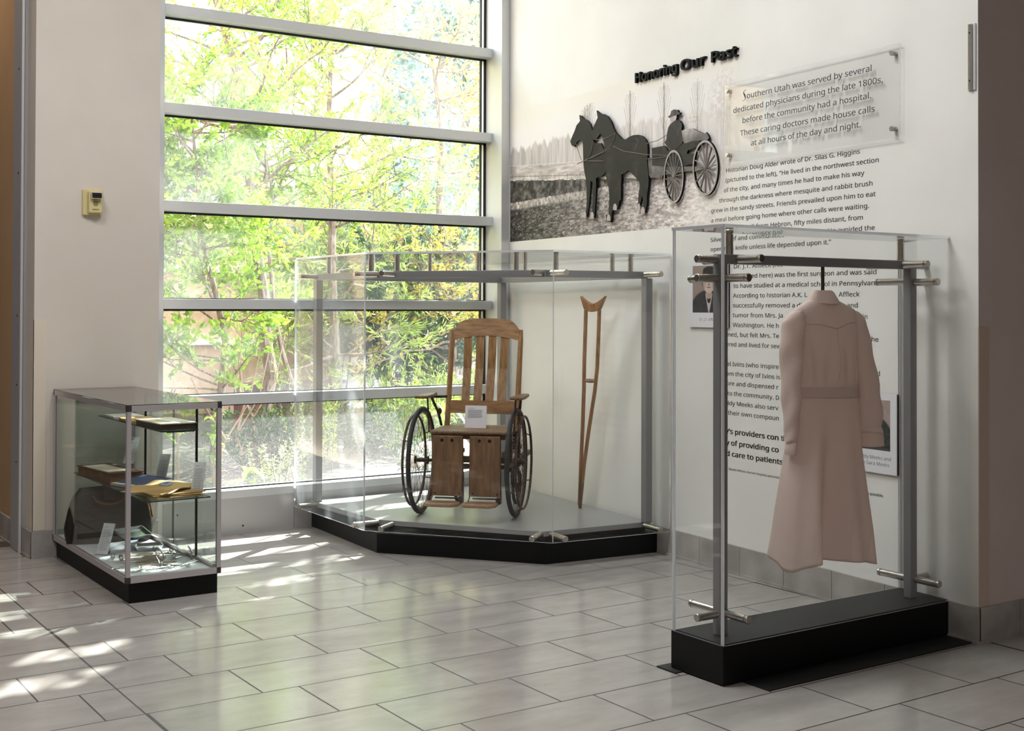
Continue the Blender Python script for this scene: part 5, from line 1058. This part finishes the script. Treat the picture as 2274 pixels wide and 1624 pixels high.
# ------------------------------------------------------------------ raised cut-out of two horses, buggy and driver
HD = {"horse_near":[[1.355,2.844],[1.403,2.816],[1.446,2.806],[1.488,2.786],[1.53,2.745],[1.556,2.701],[1.582,2.668],[1.613,2.647],[1.653,2.619],[1.694,2.609],[1.734,2.621],[1.783,2.627],[1.832,2.624],[1.881,2.609],[1.919,2.582],[1.938,2.552],[1.939,2.502],[1.934,2.446],[1.944,2.389],[1.953,2.332],[1.949,2.288],[1.934,2.233],[1.93,2.172],[1.92,2.145],[1.916,2.121],[1.863,2.123],[1.867,2.145],[1.891,2.169],[1.893,2.194],[1.882,2.232],[1.867,2.192],[1.858,2.177],[1.845,2.144],[1.822,2.146],[1.822,2.174],[1.838,2.194],[1.841,2.241],[1.857,2.296],[1.845,2.325],[1.813,2.351],[1.774,2.377],[1.734,2.406],[1.694,2.393],[1.649,2.386],[1.646,2.331],[1.644,2.273],[1.644,2.221],[1.626,2.217],[1.609,2.166],[1.573,2.161],[1.554,2.165],[1.537,2.136],[1.537,2.106],[1.53,2.082],[1.478,2.092],[1.467,2.133],[1.503,2.138],[1.505,2.196],[1.51,2.255],[1.5,2.314],[1.477,2.375],[1.463,2.411],[1.457,2.465],[1.462,2.529],[1.446,2.567],[1.446,2.614],[1.425,2.658],[1.401,2.684],[1.377,2.669],[1.35,2.649],[1.317,2.649],[1.293,2.667],[1.295,2.697],[1.317,2.736],[1.349,2.774],[1.369,2.794],[1.362,2.814]],"horse_far":[[1.137,2.842],[1.164,2.834],[1.196,2.809],[1.24,2.791],[1.275,2.763],[1.301,2.711],[1.287,2.686],[1.301,2.654],[1.339,2.626],[1.404,2.619],[1.425,2.593],[1.457,2.542],[1.457,2.465],[1.452,2.412],[1.415,2.395],[1.362,2.394],[1.345,2.384],[1.346,2.327],[1.338,2.238],[1.332,2.155],[1.33,2.125],[1.278,2.128],[1.275,2.154],[1.297,2.16],[1.304,2.24],[1.305,2.33],[1.302,2.366],[1.28,2.376],[1.273,2.303],[1.259,2.214],[1.245,2.16],[1.237,2.137],[1.183,2.143],[1.187,2.164],[1.22,2.167],[1.233,2.246],[1.229,2.337],[1.219,2.398],[1.203,2.442],[1.191,2.491],[1.185,2.583],[1.183,2.638],[1.174,2.66],[1.14,2.67],[1.101,2.659],[1.078,2.631],[1.038,2.645],[1.02,2.675],[1.037,2.697],[1.077,2.742],[1.1,2.776],[1.145,2.8],[1.139,2.826]],"wagon_box":[[1.981,2.522],[2.111,2.523],[2.152,2.487],[2.242,2.493],[2.295,2.517],[2.382,2.521],[2.463,2.514],[2.467,2.487],[2.417,2.474],[2.348,2.468],[2.339,2.448],[2.412,2.444],[2.408,2.38],[2.313,2.378],[2.143,2.389],[1.986,2.413]],"undercarriage":[[1.939,2.463],[1.986,2.463],[1.986,2.413],[2.143,2.391],[2.408,2.366],[2.501,2.352],[2.501,2.341],[2.4,2.34],[2.33,2.343],[2.207,2.34],[2.098,2.341],[2.084,2.321],[2.024,2.333],[1.967,2.336],[1.946,2.361],[1.943,2.412]],"folded_hood":[[2.286,2.594],[2.339,2.599],[2.399,2.593],[2.467,2.564],[2.511,2.547],[2.524,2.556],[2.544,2.539],[2.555,2.519],[2.543,2.509],[2.467,2.512],[2.382,2.518],[2.321,2.512],[2.295,2.533]],"hat":[[2.152,2.697],[2.177,2.704],[2.188,2.728],[2.215,2.733],[2.249,2.726],[2.261,2.709],[2.284,2.704],[2.267,2.695],[2.233,2.697],[2.197,2.692],[2.163,2.689]],"face":[[2.181,2.692],[2.24,2.696],[2.24,2.678],[2.231,2.663],[2.206,2.657],[2.186,2.665],[2.177,2.679]],"coat":[[2.206,2.659],[2.237,2.667],[2.273,2.656],[2.295,2.63],[2.288,2.593],[2.302,2.538],[2.295,2.515],[2.247,2.493],[2.198,2.482],[2.148,2.507],[2.116,2.543],[2.136,2.557],[2.143,2.595],[2.157,2.631],[2.181,2.65]],"wheel_front":[[2.213,2.322],[2.312,2.313],[2.213,2.485]],"wheel_back":[[2.52,2.346],[2.638,2.335],[2.519,2.51]],"lines":[[[1.118,2.509],[1.263,2.529],[1.446,2.555]],[[1.35,2.647],[1.467,2.644],[1.582,2.662]],[[1.446,2.558],[1.509,2.571],[1.551,2.602],[1.582,2.662]],[[1.551,2.584],[1.674,2.536],[1.929,2.486],[2.152,2.458]],[[1.929,2.556],[2.051,2.562],[2.139,2.584]],[[1.939,2.46],[2.042,2.452],[2.143,2.451]],[[1.101,2.653],[1.135,2.588],[1.169,2.53]],[[1.208,2.52],[1.263,2.547],[1.29,2.577],[1.317,2.646]],[[1.813,2.603],[1.847,2.58],[1.808,2.521]],[[1.191,2.522],[1.447,2.494]]],"hoof":[[1.211,2.152],[1.305,2.141],[1.503,2.112],[1.578,2.178],[1.843,2.16],[1.89,2.136]]}
co_ = thing('horse_buggy_cutout', 'raised dark photographic cut out of two horses pulling a buggy with a hatted driver', 'wall picture', WP(1.9, 2.2, 0))
def ink_flat(name, poly, shade, o0, o1, parent, seed=1, detail=40, tint=(1, .97, .955), amp=36):
    """cut-out board: printed front with photographic mottling, black edge"""
    from mathutils.geometry import tessellate_polygon
    tri = np.array(tessellate_polygon([[Vector((a, c, 0)) for a, c in poly]])); T = np.array(poly, float)[tri]
    for _ in range(3):
        m0, m1, m2 = (T[:, 0]+T[:, 1])/2, (T[:, 1]+T[:, 2])/2, (T[:, 2]+T[:, 0])/2
        T = np.concatenate([np.stack(q, 1) for q in ((T[:, 0], m0, m2), (m0, T[:, 1], m1), (m2, m1, T[:, 2]), (m0, m1, m2))], 0)
    up_, inv = np.unique(np.round(T.reshape(-1, 2), 6), axis=0, return_inverse=True); co = np.array([WP(a, c, o1) for a, c in up_], np.float32); n = len(co)
    me = bpy.data.meshes.new(name); me.from_pydata(co.tolist(), [], inv.reshape(-1, 3).tolist())
    uu = (co-np.array(WA)) @ np.array(WD); zz_ = co[:, 2]; k = fbm(uu, zz_, seed, 4, detail, detail*.6); zr = (zz_-zz_.min())/(zz_.max()-zz_.min()+1e-6)
    g = shade(uu, zz_, zr)+amp*(k-.5)*2+amp*1.1*np.maximum(fbm(uu, zz_, seed+50, 3, 16, 5)-.52, 0)*4; C = np.concatenate([slin(np.clip(g, 8, 250)[:, None]*np.array(tint)), np.ones((n, 1))], 1)
    a = me.color_attributes.new('ink', 'FLOAT_COLOR', 'POINT'); a.data.foreach_set('color', C.astype(np.float32).ravel()); me.materials.append(M_PRINT)
    o = bpy.data.objects.new(name, me); COL.objects.link(o); o.parent = parent; o.matrix_parent_inverse = parent.matrix_basis.inverted()
    mb = MB(); m_ = len(poly); mb.v = [tuple(WP(a_, c_, o0)) for a_, c_ in poly]+[tuple(WP(a_, c_, o1-.0004)) for a_, c_ in poly]
    mb.f = [tuple(range(m_)), tuple(range(m_, 2*m_))]+[(i, (i+1) % m_, m_+(i+1) % m_, m_+i) for i in range(m_)]; mb.m = [0]*len(mb.f); mb.build('board_edge', M_INKB, o)
    return o
O0, O1 = .012, .026
hsh = lambda base: (lambda a, c, r: base+20*np.clip(.45-r, 0, 1)+0*a)
ink_flat('far_horse', HD['horse_far'], hsh(16), O0, O1-.003, co_, 41, amp=15); ink_flat('near_horse', HD['horse_near'], hsh(18), O0, O1, co_, 42, amp=19)
ink_flat('undercarriage', HD['undercarriage'], lambda a, c, r: 96+0*a, O0, O1-.004, co_, 43, amp=50); ink_flat('buggy_box', HD['wagon_box'], lambda a, c, r: 40+0*a, O0, O1-.002, co_, 44, amp=20); ink_flat('folded_hood', HD['folded_hood'], lambda a, c, r: 92+62*r+0*a, O0, O1-.001, co_, 45)
ink_flat('driver_coat', HD['coat'], lambda a, c, r: 46+0*a, O0, O1, co_, 46, amp=20); ink_flat('driver_face', HD['face'], lambda a, c, r: 178+0*a, O0, O1, co_, 47, amp=18); ink_flat('driver_hat', HD['hat'], lambda a, c, r: 78+0*a, O0, O1+.001, co_, 48)
M_WHEELP = mat('printed_wheel_grey', (166, 160, 156), .6); M_HARN = mat('printed_harness', (112, 102, 96), .6); M_WSPOKE = mat('printed_spoke', (150, 144, 140), .6)
for nm, ns in (('wheel_front', 16), ('wheel_back', 14)):
    c, ex, ey = [Vector(p) for p in HD[nm]]; a_ = ex-c; b_ = ey-c; P_ = lambda r, t: c+a_*(r*math.cos(t))+b_*(r*math.sin(t))
    mb = MB(); n = 64
    for (r0, r1, o0_, o1_, mi) in ((.91, 1.0, O0, O1+.002, 0),):
        v = [WP(*P_(r, 2*math.pi*i/n), o) for o in (o1_, o0_) for r in (r0, r1) for i in range(n)]
        f_ = []
        for i in range(n):
            j = (i+1) % n; f_.append((i, j, n+j, n+i)); mb.m.append(0)
        for i in range(n):
            j = (i+1) % n; f_ += [(n+i, n+j, 3*n+j, 3*n+i), (i, j, 2*n+j, 2*n+i)]; mb.m += [1, 1]
        mb.v += [tuple(x) for x in v]; mb.f += f_
    wo = mb.build('buggy_wheel', [M_WHEELP, M_INKB], co_, fix=False)
    for i in range(ns):
        t = 2*math.pi*(i+.3)/ns; p0, p1 = P_(.10, t), P_(.93, t); d_ = (p1-p0).normalized(); nn = Vector((-d_.y, d_.x))*.0014
        q = MB(); q.add([WP(*(p0+nn), O1), WP(*(p1+nn), O1), WP(*(p1-nn), O1), WP(*(p0-nn), O1), WP(*(p0+nn), O0), WP(*(p1+nn), O0), WP(*(p1-nn), O0), WP(*(p0-nn), O0)], [(0, 1, 2, 3), (4, 5, 6, 7), (0, 1, 5, 4), (2, 3, 7, 6)]); q.build('spoke', M_WSPOKE, wo)
    q = MB(); q.lathe([(.014, 0), (.014, O1-O0+.003), (.008, O1-O0+.006)], WP(c.x, c.y, O0), WN, 16); q.build('hub', M_HARN, wo)
for i, ln in enumerate(HD['lines']):
    q = MB(); pts = [WP(a, c, O1+.0012) for a, c in ln]; q.tube(pts, .0034 if i in (0,) else .0022, 6); q.build('harness_strap', M_HARN, co_)
for i, (a, c) in enumerate([HD['hoof'][k] for k in range(len(HD['hoof']))]):
    q = MB(); q.flat(WP(a, c, O1+.0006), WD, WZ, [(-.02, -.018), (.02, -.02), (.022, .004), (.008, .024), (-.012, .022), (-.022, .0)], .0006); q.build('hoof', mat('printed_hoof', (176, 166, 160), .6), co_, fix=False)

# ------------------------------------------------------------------ the two portrait cards
def painted(name, u0, u1, z0, z1, o, fn, parent, n=(110, 130)):
    uu = np.linspace(0, 1, n[0])[:, None]*np.ones((1, n[1])); vv = np.linspace(0, 1, n[1])[None, :]*np.ones((n[0], 1)); C = fn(uu, vv)
    Vv = np.array([WP(u0+(u1-u0)*a, z0+(z1-z0)*b_, o) for a, b_ in zip(uu.ravel(), vv.ravel())]); idx = np.arange(n[0]*n[1]).reshape(n); Fq = np.stack([idx[:-1, :-1], idx[1:, :-1], idx[1:, 1:], idx[:-1, 1:]], -1).reshape(-1, 4)
    return colmesh(name, Vv, Fq, np.concatenate([slin(C.reshape(-1, 3)), np.ones((n[0]*n[1], 1))], 1), M_PRINT, parent)
def blob(C, m_, c): m_ = np.clip(m_, 0, 1)[..., None]; C[:] = C*(1-m_)+np.array(c, float)*m_
def el(u, v, cx_, cy__, rx, ry, soft=.08): d_ = ((u-cx_)/rx)**2+((v-cy__)/ry)**2; return sstep(1+soft, 1-soft, d_)
def face_(C, u, v, cx_, cy__, rx, ry, skin, hair, female=False):
    blob(C, el(u, v, cx_, cy__+ry*.22, rx*1.22, ry*1.12), hair)
    if female: blob(C, el(u, v, cx_-rx*.95, cy__-ry*.35, rx*.42, ry*.75), hair); blob(C, el(u, v, cx_+rx*.95, cy__-ry*.35, rx*.42, ry*.75), hair)
    blob(C, el(u, v, cx_, cy__-ry*1.15, rx*.5, ry*.45), [x*.85 for x in skin]); blob(C, el(u, v, cx_, cy__-ry*.08, rx, ry), skin)
    if female: blob(C, el(u, v, cx_, cy__+ry*1.02, rx*.9, ry*.32)*(np.abs(u-cx_) > rx*.03), hair)
    else: blob(C, el(u, v, cx_+rx*.1, cy__+ry*1.0, rx*1.1, ry*.38), hair)
    for s_ in (-1, 1):
        blob(C, el(u, v, cx_+s_*rx*.42, cy__+ry*.10, rx*.24, ry*.085)*.9, [x*.35 for x in skin]); blob(C, el(u, v, cx_+s_*rx*.42, cy__+ry*.26, rx*.32, ry*.045)*.7, [x*.45 for x in skin])
        blob(C, el(u, v, cx_+s_*rx*.72, cy__-ry*.35, rx*.25, ry*.35)*.25, [x*.5 for x in skin])
    blob(C, el(u, v, cx_+rx*.06, cy__-ry*.16, rx*.11, ry*.27)*.35, [x*.5 for x in skin]); blob(C, el(u, v, cx_, cy__-ry*.30, rx*.22, ry*.05)*.6, [x*.4 for x in skin]); blob(C, el(u, v, cx_, cy__-ry*.54, rx*.36, ry*.05)*.8, [x*.4 for x in skin])
def man(u, v):
    C = np.ones(u.shape+(3,))*np.array([150., 134, 126]); blob(C, el(u, v, .5, -.10, .62, .58), (58, 56, 60)); nz = fbm(u, v, 51, 4, 14, 10); C += ((nz-.5)*26)[..., None]*(v < .45)[..., None]
    blob(C, (np.abs(u-.52) < .13*(v < .40)*(.1+v*1.9))*(v < .42)*1.0, (196, 186, 180)); blob(C, el(u, v, .52, .30, .06, .10), (40, 38, 42)); face_(C, u, v, .52, .66, .19, .23, (206, 182, 170), (44, 40, 42)); return C
def couple(u, v):
    C = np.ones(u.shape+(3,))*np.array([164., 146, 140]); nz = fbm(u, v, 52, 4, 8, 8); C += ((nz-.5)*24)[..., None]
    blob(C, el(u, v, .20, .10, .34, .52), (30, 30, 34)); blob(C, el(u, v, .72, .05, .36, .62), (34, 38, 36)); n2 = fbm(u, v, 53, 5, 30, 30); blob(C, el(u, v, .72, .05, .34, .60)*(n2 > .58)*.5, (84, 92, 84))
    blob(C, el(u, v, .68, .53, .12, .07), (226, 222, 214)); blob(C, el(u, v, .68, .60, .06, .08), (196, 176, 164)); face_(C, u, v, .68, .74, .105, .16, (212, 192, 180), (54, 46, 44), True); face_(C, u, v, .22, .78, .10, .15, (200, 180, 170), (80, 76, 74))
    blob(C, el(u, v, .70, .13, .14, .07), (206, 184, 172)); blob(C, el(u, v, .24, .08, .12, .06), (196, 176, 166)); blob(C, (v < .05)*1.0, (70, 66, 66)); return C
def pcard(name, label, u0, u1, z0, z1, pu0, pu1, pz0, pz1, fn, rows, cap):
    t = thing(name, label, 'portrait', WP((u0+u1)/2, z0, 0)); mb = MB(); mb.obox(WP((u0+u1)/2, (z0+z1)/2, .0135), WN, WD, WZ, .0015, (u1-u0)/2, (z1-z0)/2, 0); mb.obox(WP((u0+u1)/2, (z0+z1)/2, .006), WN, WD, WZ, .006, (u1-u0)/2-.001, (z1-z0)/2-.001, 1); mb.build('backing_board', [M_WHITE, M_INKB], t)
    painted('photograph', pu0, pu1, pz0, pz1, .0153, fn, t); lines_obj('caption_line', rows, cap, .0153, M_INKS, t, .0); return t
pcard('portrait_card', 'white mounted card with a dark coated man behind the left vitrine post', 2.353, 2.716, 1.405, 1.802, 2.387, 2.683, 1.492, 1.770, man, [('Dr. J.T. Affleck', 2.453, 1.443, 2.62)], .0165)
pcard('portrait_card', 'white mounted card with a seated couple right of the uniform skirt', 3.565, 3.993, 0.704, 1.100, 3.60, 3.950, 0.818, 1.067, couple, [('Dr. Priddy Meeks and', 3.679, 0.772, 3.954), ('his wife Sara Meeks', 3.685, 0.742, 3.945)], .0165)
# steel strip high on the wall by the corner
sb = thing('wall_bracket', 'narrow polished steel strip fixed high on the wall beside the taupe corner', 'bracket', WP(4.436, 2.52, 0))
mb = MB(); mb.obox(WP(4.436, 2.67, .004), WN, WD, WZ, .004, .022, .152); pl_ = mb.build('plate', M_ALU, sb, bevel=.001); mb = MB(); mb.obox(WP(4.434, 2.67, .012), WN, WD, WZ, .006, .009, .150); mb.build('raised_channel', M_STEEL, sb, bevel=.001)
for z in (2.56, 2.78): mb = MB(); mb.lathe([(.0035, 0), (.003, .002)], WP(4.434, z, .018), WN, 10); mb.build('screw', M_IRON, sb)
# fire alarm strobe on the left wall
al = thing('alarm_strobe', 'cream plastic alarm strobe with a chrome flash on the left wall', 'alarm', (2.155, 7.86, 2.16))
def ab(name, x0, x1, z0, z1, y0, y1, m, par_=None, bev=.003): q = MB(); q.box(x0, x1, y0, y1, z0, z1); return q.build(name, m, par_ or al, bevel=bev)
ab('back_box', 2.098, 2.216, 2.082, 2.240, 7.838, 7.8605, M_CREAM); fr = ab('housing', 2.126, 2.206, 2.094, 2.228, 7.806, 7.838, M_CREAM, None, .006)
q = MB(); q.box(2.136, 2.198, 7.780, 7.806, 2.178, 2.222); q.build('flash_lens', M_CHROME, fr, bevel=.006)
q = MB()
for i in range(3): q.box(2.140, 2.194, 7.776, 7.7805, 2.184+.013*i, 2.190+.013*i)
q.build('lens_ribs', M_IRON, fr)
q = MB(); q.lathe([(.016, 0), (.015, .0015)], (2.166, 7.806, 2.152), (0, -1, 0), 20); q.build('sounder_grille', M_CREAMD, fr)
q = MB(); q.box(2.146, 2.186, 7.8052, 7.806, 2.112, 2.119); q.build('embossed_strip', M_CREAMD, fr)
